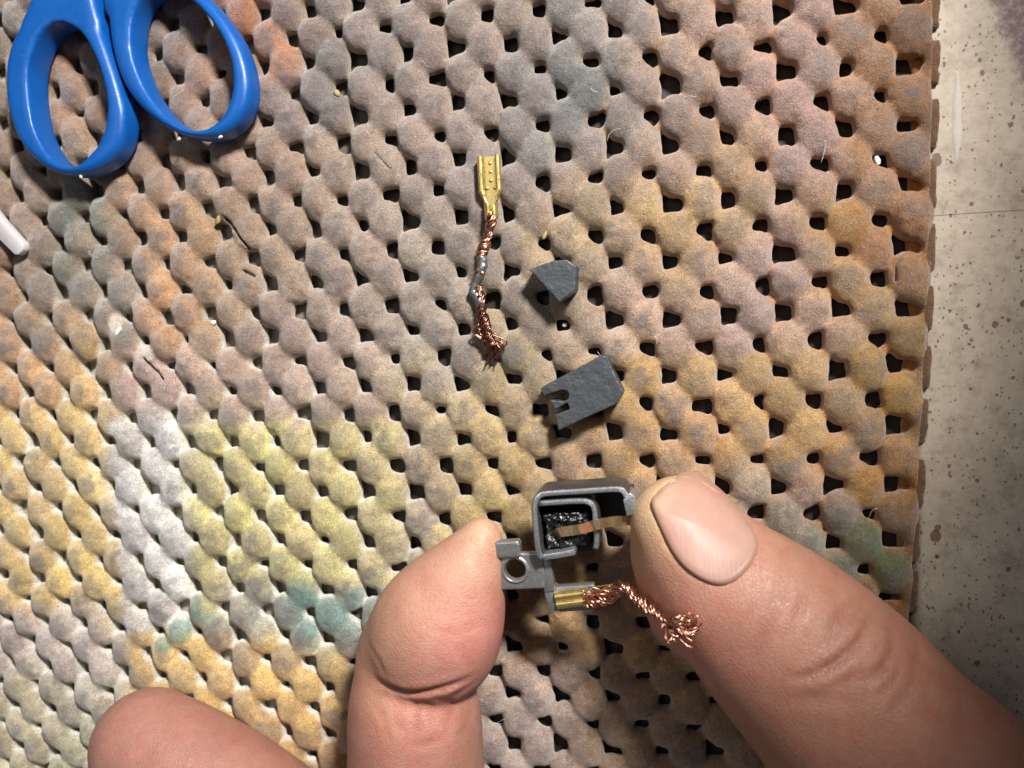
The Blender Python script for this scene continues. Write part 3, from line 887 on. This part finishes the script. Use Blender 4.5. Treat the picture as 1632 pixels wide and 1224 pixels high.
# nail plate: a thin curved shell over the top of the thumb tip
bvh = BVHTree.FromPolygons([tuple(v) for v in HVt], [tuple(int(i) for i in q) for q in HQ])
cen = NAIL.mean(0)
outline = smooth_path(NAIL, 56, closed=True)
rings = [cen + (outline - cen) * s for s in (0.2, 0.4, 0.6, 0.78, 0.9, 1.0)]
pts = np.concatenate([[cen]] + rings)
zs = []
for p in pts:
    h = bvh.ray_cast(Vector((p[0], p[1], 60)), Vector((0, 0, -1)))
    zs.append(h[0][2] if h[0] else np.nan)
zs = np.array(zs)
ok = ~np.isnan(zs)
dx, dy = (pts[:, 0] - cen[0]) / 8, (pts[:, 1] - cen[1]) / 8
Bq = np.stack([np.ones_like(dx), dx, dy, dx * dx, dx * dy, dy * dy, dx ** 3, dx * dx * dy, dx * dy * dy, dy ** 3], 1)
cf = np.linalg.lstsq(Bq[ok], zs[ok], rcond=None)[0]
zs = np.where(ok, zs, Bq @ cf - 1.0)
wq = np.concatenate([[1.0], np.repeat([1.0, 0.9, 0.7, 0.4, 0.15, 0.0], 56)])
zs = wq * (Bq @ cf) + (1 - wq) * zs
grid_z = zs[1:].reshape(6, 56)
for _ in range(4):
    sm = (np.roll(grid_z, 1, 1) + np.roll(grid_z, -1, 1) + grid_z) / 3
    sm[1:-1] = (sm[:-2] + 2 * sm[1:-1] + sm[2:]) / 4
    grid_z = sm
lift = np.array([1.5, 1.5, 1.48, 1.4, 1.12, 0.42])
zf = np.concatenate([[grid_z[0].mean() + 1.5], (grid_z + lift[:, None]).ravel()])
nv = np.column_stack([pts, zf])
nf_ = []
m = 56
for j in range(m):
    nf_.append((0, 1 + j, 1 + (j + 1) % m))
for r in range(5):
    for j in range(m):
        a, b = 1 + r * m + j, 1 + r * m + (j + 1) % m
        nf_.append((a, a + m, b + m, b))
N0 = len(nv)
skirt = nv[-m:] - [0, 0, 1.0]
nv = np.concatenate([nv, skirt])
for j in range(m):
    a, b = 1 + 5 * m + j, 1 + 5 * m + (j + 1) % m
    nf_.append((a, N0 + j, N0 + (j + 1) % m, b))
ax = np.array([-0.685, 0.7285])          # unit vector from cuticle to tip
s = (nv[:, :2] - cen) @ ax
side = (nv[:, :2] - cen) @ np.array([-ax[1], ax[0]])
tipm = np.clip((s - 4.6 + 0.05 * side ** 2) / 1.8, 0, 1)[:, None]
lun = np.exp(-((s + 6.2) / 2.2) ** 2)[:, None] * 0.4
NC = lin((168, 130, 116)) * (1 - tipm) + lin((192, 172, 144)) * tipm
NC = NC * (1 - lun) + lin((178, 146, 136)) * lun
rimw = np.clip(1 + poly_sdf(nv[:, 0], nv[:, 1], outline) / 1.5, 0, 1)[:, None] * 0.8
NC = NC * (1 - rimw) + lin((150, 114, 97)) * rimw
make('nail', nv, nf_, M['nail'], hand, colors=NC)

# ------------------------------------------------------------------ brush holder bracket
ZR = 20.0      # height of the rim facing up
hold = empty('brush_holder', [12.26, -22.95, 13.0], 'grey stamped metal brush holder gripped between thumb and forefinger', 'brush holder')
H_OUT = [[7.35, -25.15], [6.65, -23.72], [6.41, -20.07], [6.36, -16.81], [7.18, -15.28], [9.09, -14.9], [13.77, -14.61], [18.19, -14.32], [19.64, -14.69], [20.14, -16.0], [20.38, -17.3]]
H_IN = [[6.79, -16.6], [9.46, -16.39], [12.75, -16.19], [14.42, -16.37], [15.22, -17.31], [15.33, -19.58], [15.43, -22.14], [15.2, -23.48]]
V, F = prism(strip_poly(smooth_path(H_OUT, 40), 0.95), ZR - 6.5, ZR, 0.14)
of = make('outer_frame', V, F, M['gunmetal'], hold, smooth='auto')
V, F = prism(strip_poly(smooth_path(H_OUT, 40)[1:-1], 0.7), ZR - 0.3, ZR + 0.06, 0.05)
make('rim_glint', V, F, M['bright'], of, smooth='auto')  # added bright strip, stands for light reflected along the rim
V, F = prism(strip_poly(smooth_path(H_IN, 34), 0.9), ZR - 6.0, ZR - 0.3, 0.14)
bg = make('brush_guide', V, F, M['gunmetal'], hold, smooth='auto')
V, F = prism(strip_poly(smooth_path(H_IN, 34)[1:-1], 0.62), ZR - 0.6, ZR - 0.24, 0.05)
make('rim_glint', V, F, M['bright'], bg, smooth='auto')  # same added rim reflection on the inner guide
V, F = prism(strip_poly(np.array([[7.42, -24.77], [9.62, -24.44], [12.1, -23.91]]), 0.9), ZR - 6.0, ZR - 0.25, 0.12)
make('guide_wall', V, F, M['bright'], hold, smooth='auto')
V, F = prism([[19.51, -15.81], [20.55, -14.69], [21.34, -15.44], [21.18, -17.86], [19.98, -18.24]], ZR - 4.0, ZR + 0.4, 0.15)
make('end_clip', V, F, M['bright'], hold, smooth='auto')
V, F = prism([[6.72, -15.8], [20.83, -15.01], [20.85, -20.92], [15.31, -21.57], [15.18, -25.58], [6.91, -26.12]], ZR - 7.0, ZR - 6.4, 0.1)
make('dark_backing', V, F, M['black'], hold, smooth='auto')  # dark sheet behind the frames, blackens the hollow
# mounting tab with its round hole (sheet metal, one extruded outline)
X2, Y2, Z2 = grid([-1.31, -31.38, 16.0], [7.65, -22.05, 19.3], 0.16)
d2 = np.minimum(poly_sdf(X2[:, :, 0], Y2[:, :, 0], [[-0.45, -25.08], [3.72, -24.81], [7.05, -24.56], [7.02, -30.27], [-0.71, -30.78]]), poly_sdf(X2[:, :, 0], Y2[:, :, 0], [[-0.35, -22.9], [3.22, -22.65], [3.59, -23.23], [3.51, -25.21], [-0.47, -25.48]]) + 0.05)
hc = [2.52, -27.41]
hole = np.hypot(X2[:, :, 0] - hc[0], Y2[:, :, 0] - hc[1]) - 1.62
d2 = np.maximum(d2, -hole)
fT = extrude(d2[:, :, None], Z2, 16.6, 17.9, 0.22)
lp = extrude(poly_sdf(X2[:, :, 0], Y2[:, :, 0], [[-0.35, -22.9], [3.22, -22.65], [3.59, -23.23], [3.51, -25.21], [-0.47, -25.48]])[:, :, None], Z2, 16.8, 18.7, 0.3)
bur = extrude((np.abs(hole - 0.3) - 0.22)[:, :, None], Z2, 17.5, 18.12, 0.1)
fT = np.minimum(np.minimum(fT, lp), bur)
V, Q2 = surface_nets(fT, [-1.31, -31.38, 16.0], 0.16)
make('mounting_tab', V, Q2[:, ::-1], M['steel'], hold)
V, F = prism([[6.6, -24.85], [7.96, -25.03], [8.51, -30.74], [6.94, -30.98]], 15.6, 17.6, 0.18)
make('arm', V, F, M['steel'], hold, smooth='auto')
V, F = prism([[6.69, -30.73], [8.57, -30.28], [9.56, -32.44], [9.21, -34.04], [7.53, -34.3]], 14.6, 17.2, 0.18)
make('foot', V, F, M['steel'], hold, smooth='auto')
V, F = prism([[8.35, -30.57], [14.4, -30.02], [14.74, -31.4], [14.46, -33.98], [8.79, -34.57]], 14.8, 16.4, 0.15)
make('terminal_seat', V, F, M['steel'], hold, smooth='auto')
# bronze spring strip: a curved ribbon with thickness
sp = smooth_path([[9.07, -21.91, 17.8], [9.68, -21.12, 19.2], [10.52, -20.78, 19.7], [11.9, -20.85, 18.7], [13.53, -20.29, 19.6], [15.27, -19.39, 21.1], [16.4, -19.31, 20.3], [17.74, -19.53, 18.4], [19.26, -19.29, 18.9], [21.05, -19.38, 17.8]], 26)
sv, sf = [], []
T, N, B = frames(sp)
side = np.cross(T, [0, 0, 1.0])
side /= np.linalg.norm(side, axis=1)[:, None]
up = np.cross(side, T)
for p, a, b in zip(sp, side, up):
    for (x, y) in ((-0.76, -0.1), (0.76, -0.1), (0.76, 0.1), (-0.76, 0.1)):
        sv.append(p + a * x + b * y)
for i in range(len(sp) - 1):
    for j in range(4):
        sf.append((4 * i + j, 4 * i + (j + 1) % 4, 4 * i + 4 + (j + 1) % 4, 4 * i + 4 + j))
sf += [(3, 2, 1, 0), tuple(4 * (len(sp) - 1) + j for j in range(4))]
make('spring_strip', sv, sf, M['bronze'], hold, smooth='auto')

# the brush seated in the guide
BP = [[7.34, -18.61], [14.22, -17.99], [14.61, -23.17], [7.7, -24.06]]
X2, Y2, Z2 = grid([6.54, -24.86, 12.6], [15.41, -17.19, 19.4], 0.15)
fB = extrude(poly_sdf(X2[:, :, 0], Y2[:, :, 0], BP)[:, :, None], Z2, 13.2, 18.2, 0.45)
dish = np.exp(-(((X2 - [10.47, -21.35][0]) / 2.2) ** 2 + ((Y2 - [10.47, -21.35][1]) / 1.3) ** 2) ** 2) * 0.8 * np.clip((Z2 - 15.5) / 2, 0, 1)
lum = 0.5 * (vnoise(X2[:, :, 0] * 1.8, Y2[:, :, 0] * 1.8, 8) - 0.5) + 0.3 * (vnoise(X2[:, :, 0] * 4, Y2[:, :, 0] * 4, 9) - 0.5)
fB = fB + dish + lum[:, :, None] * np.clip((Z2 - 16) / 1.5, 0, 1)
V, Q2 = surface_nets(fB, [6.54, -24.86, 12.6], 0.15)
tag(make('carbon_brush', V, Q2[:, ::-1], M['soot']), 'shiny black carbon brush seated inside the metal holder under the bronze spring', 'carbon brush')


# ------------------------------------------------------------------ brass terminals with copper tails
def local(o, ax):
    """map local (along, across, up) mm to world"""
    o, ax = np.array(o, float), np.array(ax, float)
    ax = ax / np.linalg.norm(ax)
    ac = np.array([-ax[1], ax[0]])

    def f(P):
        P = np.asarray(P, float)
        out = np.empty_like(P)
        out[:, :2] = o[:2] + P[:, :1] * ax + P[:, 1:2] * ac
        out[:, 2] = o[2] + P[:, 2]
        return out
    return f


def sheet(prof, xs, th=0.18):
    """folded sheet: cross-section polyline prof(x) -> list of (across, up), swept over xs"""
    V, F = [], []
    secs = []
    for x in xs:
        p = np.array(prof(x), float)
        poly = strip_poly(p, th)
        secs.append(np.column_stack([np.full(len(poly), x), poly]))
    k = len(secs[0])
    V = np.concatenate(secs)
    for i in range(len(secs) - 1):
        for j in range(k):
            F.append((i * k + j, (i + 1) * k + j, (i + 1) * k + (j + 1) % k, i * k + (j + 1) % k))
    h = k // 2
    for i, fl in ((0, False), (len(secs) - 1, True)):
        for j in range(h - 1):
            q = [i * k + j, i * k + j + 1, i * k + k - 2 - j, i * k + k - 1 - j]
            F.append(tuple(q[::-1]) if fl else tuple(q))
    return V, F


def roll(w, r, turns, n=10):
    """flat floor of half width w with both edges rolled inwards"""
    pts = []
    for a in np.linspace(turns, 0, n):
        pts.append((-w - r * math.sin(a), r - r * math.cos(a)))
    right_side = [(-x, y) for x, y in pts[::-1]]
    mid = [(x, 0.0) for x in np.linspace(-w, w, 5)[1:-1]]
    return pts + mid + right_side


# loose terminal lying on the mat
t1 = empty('wire_terminal', [-1.44, 37.96, 5.2], 'loose brass crimp terminal with frayed copper braid lying on the mat', 'wire terminal')
f1 = local([-1.44, 37.96, 5.2], [0.07, -9.97])
V, F = sheet(lambda x: roll(1.45, 0.42, 4.2), np.linspace(0, 5.6, 4))
make('receptacle', f1(V), F, M['brass'], t1, smooth='auto')
V, F = sheet(lambda x: roll(1.45 - 0.92 * (x - 5.6) / 2.0, 0.42, 4.2 - 2.4 * (x - 5.6) / 2.0), np.linspace(5.6, 7.6, 6))
make('neck', f1(V), F, M['brass'], t1, smooth='auto')
V, F = sheet(lambda x: roll(0.42, 0.62, 3.0), np.linspace(7.6, 10.2, 4))
make('crimp_barrel', f1(V), F, M['brass'], t1, smooth='auto')
for (x, y, r) in ((1.1, 0.1, 0.3), (2.5, 0.1, 0.3), (3.9, 0.1, 0.34), (5.1, -0.6, 0.34), (5.1, 0.7, 0.34)):
    bm = bmesh.new()
    bmesh.ops.create_uvsphere(bm, u_segments=10, v_segments=6, radius=r)
    bm.verts.index_update()
    V = np.array([v.co[:] for v in bm.verts]) * [1, 1, 0.7] + [x, y, 0.12]
    F = [[v.index for v in q.verts] for q in bm.faces]
    bm.free()
    make('dimple', f1(V), F, M['brass'], t1)
br = smooth_path([[-1.26, 28.87, 5.8], [-1.41, 27.44, 5.9], [-1.87, 25.86, 5.6], [-2.53, 24.18, 5.4], [-3.36, 22.47, 5.4], [-3.53, 20.61, 5.5], [-3.91, 18.96, 5.6]], 60)
make('braid', *twist(br, 20, 0.62 + 0.1 * np.sin(np.linspace(0, 14, 60)), 0.15, 3.8, 1, 0.3), M['copper'], t1)
so = smooth_path([[-3.34, 21.83, 5.6], [-3.3, 20.59, 5.6], [-3.55, 19.35, 5.7], [-4.4, 17.74, 5.6], [-5.18, 16.12, 5.4], [-4.36, 15.03, 5.4], [-3.9, 13.34, 5.4]], 30)
V, F = tube(so, 0.72 + 0.12 * np.sin(np.linspace(0, 9, 30)) + 0.05 * np.sin(np.linspace(0, 31, 30)), 10)
V += 0.06 * np.random.default_rng(2).normal(size=V.shape)
make('solder', V, F, M['solder'], t1)
b2 = smooth_path([[-4.27, 17.01, 5.4], [-3.96, 14.39, 5.4], [-3.71, 12.28, 5.5], [-3.45, 10.59, 5.6], [-3.0, 8.58, 5.6], [-2.37, 6.76, 5.4]], 50)
make('tarnished_braid', *twist(b2, 20, np.linspace(0.55, 0.9, 50), 0.145, 4.6, 3, 0.3), M['dark_copper'], t1)
R = np.random.default_rng(12)
fr = []
e0, e1 = np.array([-3.45, 11.01, 5.5], float), np.array([-2.55, 4.84, 5.0], float)
for i in range(20):
    p0 = e0 + R.normal(size=3) * [0.5, 0.4, 0.25]
    p3 = e1 + R.normal(size=3) * [0.85, 0.8, 0.2]
    w = R.uniform(0.3, 1.2)
    bow = np.array([-1.5, 0.1, 0.35]) * w + R.normal(size=3) * [0.25, 0.3, 0.2]
    bow2 = np.array([1.5, 0.3, 0.25]) * w + R.normal(size=3) * [0.3, 0.3, 0.2]
    q = [p0, p0 * 0.7 + p3 * 0.3 + bow, p0 * 0.35 + p3 * 0.65 + bow2, p3]
    q = np.array(q)
    q[:, 2] = np.maximum(q[:, 2], TOP + 0.1)
    fr.append(tube(smooth_path(q, 14), 0.135, 5))
make('frayed_strands', *join(fr), M['dark_copper'], t1)

# terminal clipped to the holder, tail bent over the thumb
t2 = empty('wire_terminal', [8.63, -32.36, 16.6], 'brass terminal pushed onto the bracket with a bright copper braid tail', 'wire terminal')
f2 = local([8.63, -32.36, 16.6], [9.54, 1.56])
V, F = sheet(lambda x: roll(0.62, 0.62, 4.6, 14), np.linspace(0, 4.9, 4), 0.2)
make('receptacle', f2(V), F, M['brass'], t2, smooth='auto')
V, F = sheet(lambda x: roll(0.35, 0.5, 1.9), np.linspace(6.1, 9.3, 4))
make('crimp_barrel', f2(V + [0, 0.35, -0.2]), F, M['brass'], t2, smooth='auto')
R = np.random.default_rng(5)
fr = []
e0 = f2(np.array([[4.3, 0, 0.9]]))[0]
e1 = f2(np.array([[8.6, 0.1, 0.9]]))[0]
for i in range(30):
    a = R.normal(size=3) * [0.3, 0.75, 0.35]
    b = R.normal(size=3) * [0.5, 0.4, 0.3]
    mid = (e0 + e1) / 2 + R.normal(size=3) * [0.6, 0.7, 0.4]
    fr.append(tube(smooth_path([e0 + a, mid, e1 + b], 12), 0.13, 5))
make('crimped_strands', *join(fr), M['copper'], t2)
b3 = smooth_path([[13.41, -32.42, 18.0], [15.35, -31.89, 18.2], [16.99, -31.5, 18.6], [18.05, -29.87, 19.8], [19.1, -28.39, 21.2], [20.4, -28.86, 22.4], [21.86, -29.44, 24.2], [23.63, -29.99, 26.4], [25.31, -30.47, 28.2], [26.79, -30.37, 29.6]], 70)
make('braid', *twist(b3, 22, 0.6 + 0.12 * np.sin(np.linspace(0, 20, 70)), 0.15, 4.2, 7, 0.4), M['copper'], t2)
fr = []
e1 = np.array([27.19, -30.37, 30.0], float)
for i in range(26):
    c = e1 + R.normal(size=3) * [0.55, 0.55, 0.25]
    a0 = R.uniform(0, 6.28)
    rad = R.uniform(0.6, 1.5)
    an = np.linspace(a0, a0 + R.uniform(2.5, 5), 9)
    tl = R.normal(size=2) * 0.5
    q = c + np.column_stack([rad * np.cos(an), rad * 0.9 * np.sin(an), 0.4 * np.sin(an * 1.7) + 0.5 * rad * (tl[0] * np.cos(an) + tl[1] * np.sin(an))])
    q = q + np.linspace(0, 1, 9)[:, None] ** 2 * R.normal(size=3) * [1.0, 1.0, 0.4]
    fr.append(tube(q, 0.13, 5))
make('frayed_strands', *join(fr), M['copper'], t2)


# ------------------------------------------------------------------ carbon pieces on the mat
def carbon_piece(poly, z0, z1, extra=None, h=0.15, seed=0, r=0.1):
    A = np.array(poly)
    lo = np.array([A[:, 0].min() - 0.8, A[:, 1].min() - 0.8, z0 - 0.6])
    hi = np.array([A[:, 0].max() + 0.8, A[:, 1].max() + 0.8, z1 + 1.0])
    Xc, Yc, Zc = grid(lo, hi, h)
    f = extrude(poly_sdf(Xc[:, :, 0], Yc[:, :, 0], A)[:, :, None], Zc, z0, z1, r)
    if extra is not None:
        e = extrude(poly_sdf(Xc[:, :, 0], Yc[:, :, 0], extra)[:, :, None], Zc, z0, z1 + 0.24, 0.1)
        f = np.minimum(f, np.maximum(e, poly_sdf(Xc[:, :, 0], Yc[:, :, 0], A)[:, :, None]))
    nse = 0.11 * (vnoise(Xc[:, :, 0] * 0.7, Yc[:, :, 0] * 0.7, seed) - 0.5) + 0.07 * (vnoise(Xc[:, :, 0] * 3, Yc[:, :, 0] * 3, seed + 1) - 0.5)
    f = f + nse[:, :, None]
    V, Q = surface_nets(f, lo, h)
    return V, Q[:, ::-1]


V, Q2 = carbon_piece([[5.01, 19.03], [9.23, 20.19], [11.14, 20.27], [12.7, 19.1], [12.36, 15.35], [9.68, 13.49]], TOP - 0.25, 8.6, seed=31)
tag(make('carbon_fragment', V, Q2, M['carbon']), 'broken wedge of grey carbon beside the copper braid', 'carbon piece')
V, Q2 = carbon_piece([[5.93, -0.26], [16.08, 4.72], [17.07, 4.69], [17.79, 2.36], [19.46, -1.3], [18.52, -2.99], [8.75, -7.21], [8.23, -4.73], [10.73, -3.75], [10.36, -2.72], [8.27, -3.8], [7.5, -2.25], [9.75, -2.5], [10.48, -2.11], [10.71, -1.4], [10.33, -0.78], [9.52, -0.55], [6.61, -1.51]], TOP - 0.25, 8.2, seed=41)
tag(make('carbon_block', V, Q2, M['carbon']), 'rectangular grey carbon brush block with notched slotted end', 'carbon brush')

# ------------------------------------------------------------------ scissors
sc_ = empty('scissors', [-70.68, 66.38, 4.5], 'scissors with blue plastic finger loops lying on the mat', 'scissors')


def loop_handle(outer, inner, arm, z0, z1, seed):
    o = smooth_path(outer, 70, closed=True)
    i = smooth_path(inner, 60, closed=True)
    A = np.concatenate([o, np.array(arm)])
    lo = np.array([A[:, 0].min() - 1.5, A[:, 1].min() - 1.5, z0 - 1])
    hi = np.array([A[:, 0].max() + 1.5, A[:, 1].max() + 1.5, z1 + 1])
    h = 0.42
    Xc, Yc, Zc = grid(lo, hi, h)
    X0, Y0 = Xc[:, :, 0], Yc[:, :, 0]
    d = smin(poly_sdf(X0, Y0, o), poly_sdf(X0, Y0, arm), 3.0) + 0.15
    di = poly_sdf(X0, Y0, i) - 0.7
    f = extrude(d[:, :, None], Zc, z0, z1, 1.4)
    # the bore flares slightly towards both faces
    fl = 0.02 * (Zc - (z0 + z1) / 2) ** 2
    f = np.maximum(f, -(di[:, :, None] - fl))
    f = smin(f, f, 0.01)
    V, Q = surface_nets(f, lo, h)
    Q = Q[:, ::-1]
    return relax(V, Q, 3), Q


V, Q2 = loop_handle([[-88.68, 58.76], [-87.51, 62.75], [-85.17, 66.28], [-81.31, 69.6], [-76.7, 70.76], [-71.72, 69.6], [-68.82, 65.0], [-67.0, 59.68], [-65.53, 54.11], [-64.91, 49.46], [-66.08, 44.94], [-68.73, 41.97], [-72.66, 40.23], [-76.83, 39.97], [-80.91, 41.03], [-84.84, 43.88], [-87.58, 47.99], [-88.93, 53.46]], [[-82.97, 57.59], [-81.9, 60.98], [-79.83, 64.09], [-77.25, 65.53], [-74.9, 65.12], [-72.67, 63.58], [-70.94, 60.68], [-69.6, 57.1], [-68.93, 53.0], [-69.2, 49.28], [-70.72, 45.93], [-73.72, 43.26], [-76.59, 42.25], [-79.25, 43.42], [-81.4, 46.26], [-82.87, 50.53]], [[-83.28, 67.52], [-81.54, 72.21], [-79.39, 77.65], [-75.28, 84.14], [-68.27, 90.34], [-64.49, 88.68], [-67.95, 80.35], [-69.28, 72.12], [-69.06, 65.88], [-74.84, 65.69]], TOP + 0.2, 10.0, 1)
hl = make('handle', V, Q2, M['blue'], sc_)
V, Q2 = loop_handle([[-67.05, 65.79], [-65.9, 70.74], [-63.56, 74.37], [-59.2, 75.48], [-54.53, 73.5], [-50.08, 69.63], [-46.03, 65.3], [-42.96, 60.55], [-41.32, 55.69], [-41.14, 51.25], [-42.41, 47.75], [-45.13, 45.2], [-48.73, 44.1], [-52.87, 44.6], [-56.96, 46.25], [-61.28, 49.51], [-64.84, 54.15], [-66.64, 59.77]], [[-61.86, 59.26], [-61.7, 63.49], [-60.51, 66.73], [-58.2, 68.69], [-55.43, 68.91], [-52.49, 67.58], [-49.54, 64.88], [-46.96, 61.55], [-45.36, 58.05], [-44.67, 54.1], [-45.52, 50.28], [-47.47, 47.66], [-50.46, 46.38], [-53.32, 46.92], [-56.69, 49.36], [-59.91, 53.66]], [[-67.55, 67.55], [-67.49, 74.88], [-66.73, 82.59], [-67.28, 90.41], [-63.28, 90.91], [-60.15, 82.78], [-58.34, 74.26], [-59.29, 71.05]], TOP + 0.2, 9.8, 2)
hr = make('handle', V, Q2, M['blue'], sc_)
V, F = prism([[-67.51, 88.84], [-63.56, 88.81], [-54.64, 108.34], [-51.17, 125.88], [-52.89, 127.51], [-62.82, 109.79]], 8.3, 9.7, 0.2)
make('blade', V, F, M['blade'], sc_, smooth='auto')
V, F = prism([[-68.0, 89.7], [-64.41, 88.9], [-64.55, 111.12], [-68.36, 131.93], [-69.79, 130.89], [-71.06, 112.28]], 6.7, 8.1, 0.2)
make('blade', V, F, M['blade'], sc_, smooth='auto')
pv = np.array([-64.17, 96.01])
V, F = tube(np.array([[pv[0], pv[1], 6.2], [pv[0], pv[1], 10.2], [pv[0], pv[1], 10.6]]), [3.0, 3.0, 2.4], 24)
make('pivot_screw', V, F, M['bright'], sc_, smooth='auto')


def blob(c, r, seed, flat=0.5):
    bm = bmesh.new()
    bmesh.ops.create_icosphere(bm, subdivisions=2, radius=1.0)
    R = np.random.default_rng(seed)
    bm.verts.index_update()
    V = np.array([v.co[:] for v in bm.verts])
    k = R.normal(size=(4, 3)) * 1.6
    V = V * (1 + 0.28 * np.sin(V @ k.T).sum(1, keepdims=True) / 2)
    V = V * np.array([r[0], r[1], (r[0] + r[1]) / 2 * flat])
    an = R.uniform(0, 3.14)
    V[:, :2] = V[:, :2] @ np.array([[math.cos(an), math.sin(an)], [-math.sin(an), math.cos(an)]])
    F = [[v.index for v in q.verts] for q in bm.faces]
    bm.free()
    return V + np.array(c), F


for k, (x, y, z) in enumerate([[-75.4, 39.91, 8.8], [-55.57, 44.81, 8.6], [-47.54, 44.49, 8.8]]):
    make('paint_chip', *blob((x, y, z), (0.42, 0.28), 60 + k, 0.6), M['paint_white'], (hl, hr, hr)[k])

# ------------------------------------------------------------------ small loose things
V, F = prism([[-106.97, 45.5], [-105.12, 46.75], [-95.18, 33.68], [-91.13, 29.24], [-91.39, 28.09], [-92.59, 27.23], [-93.42, 27.28], [-97.16, 31.01]], TOP + 0.0, TOP + 1.8, 0.35)
tag(make('plastic_strip', V, F, M['white_plastic'], smooth='auto'), 'milky white plastic strip end lying on greenish stained foam', 'plastic strip')
for k, (x, y, z, rx, ry, m, lab) in enumerate([(58.7, 32.81, 2.6, 0.75, 0.4, 'crumb_white', 'white chip stuck in a hole near the rusty mat edge'), (9.65, 9.68, 1.5, 0.35, 0.4, 'crumb_white', 'tiny white crumb in the hole below the carbon wedge'), (-74.62, 11.64, 3.9, 0.7, 1.3, 'crumb_white', 'large white flake on pinkish foam'), (-28.18, 51.24, 3.6, 0.7, 0.5, 'crumb_yellow', 'yellow crumb on grey foam between lumps'), (-52.38, 31.1, 3.8, 0.9, 0.45, 'crumb_yellow', 'yellowed foam flake beside a torn lump'), (-55.01, 12.93, 3.2, 0.6, 0.45, 'crumb_white', 'small white crumb beside a torn split'), (7.02, 24.78, 3.6, 0.8, 0.3, 'crumb_yellow', 'straw coloured sliver above the carbon wedge')]):
    tag(make('crumb', *blob((x, y, z), (rx, ry), 80 + k), M[m]), lab, 'crumb', 'crumbs caught in the mat')
# stray lint fibres clinging to the foam
R = np.random.default_rng(77)
fb = []
for i in range(38):
    x, y = R.uniform(-112, 62), R.uniform(-75, 72)
    a = R.uniform(0, 6.28)
    L = R.uniform(1.2, 4.5)
    q = [np.array([x, y, 4.2 + R.uniform(-0.6, 0.4)])]
    for k in range(3):
        a += R.normal() * 0.7
        q.append(q[-1] + np.array([math.cos(a) * L / 3, math.sin(a) * L / 3, R.normal() * 0.25]))
    fb.append(tube(smooth_path(q, 10), 0.024, 4))
lint = make('lint', *join(fb), M['crumb_white'], base=(0, 0, 4))
tag(lint, 'fine pale lint fibres clinging to the foam mat', 'lint')
lint['kind'] = 'stuff'
# dried white paint drip on the bench
dp = smooth_path([[70.77, 46.07], [71.13, 43.62], [71.41, 40.61], [71.33, 38.57], [71.51, 36.3], [71.09, 33.9], [70.57, 31.86], [70.38, 33.96], [70.02, 36.43], [70.19, 38.67], [70.09, 40.74], [70.43, 43.69]], 30, closed=True)
Xc, Yc, Zc = grid(np.array([dp[:, 0].min() - 1, dp[:, 1].min() - 1, -0.3]), np.array([dp[:, 0].max() + 1, dp[:, 1].max() + 1, 0.9]), 0.15)
fD = poly_sdf(Xc[:, :, 0], Yc[:, :, 0], dp)
fD = Zc - 0.22 * np.sqrt(np.clip(-fD, 0, 1.2))[:, :, None] + np.clip(fD, 0, 1)[:, :, None]
V, Q2 = surface_nets(fD, (dp[:, 0].min() - 1, dp[:, 1].min() - 1, -0.3), 0.15)
keep = V[:, 2] > -0.2
drip = make('paint_drip', V, Q2[:, ::-1], M['paint_white'])
tag(drip, 'raised pointed streak of dried white paint on the bench', 'paint drip')
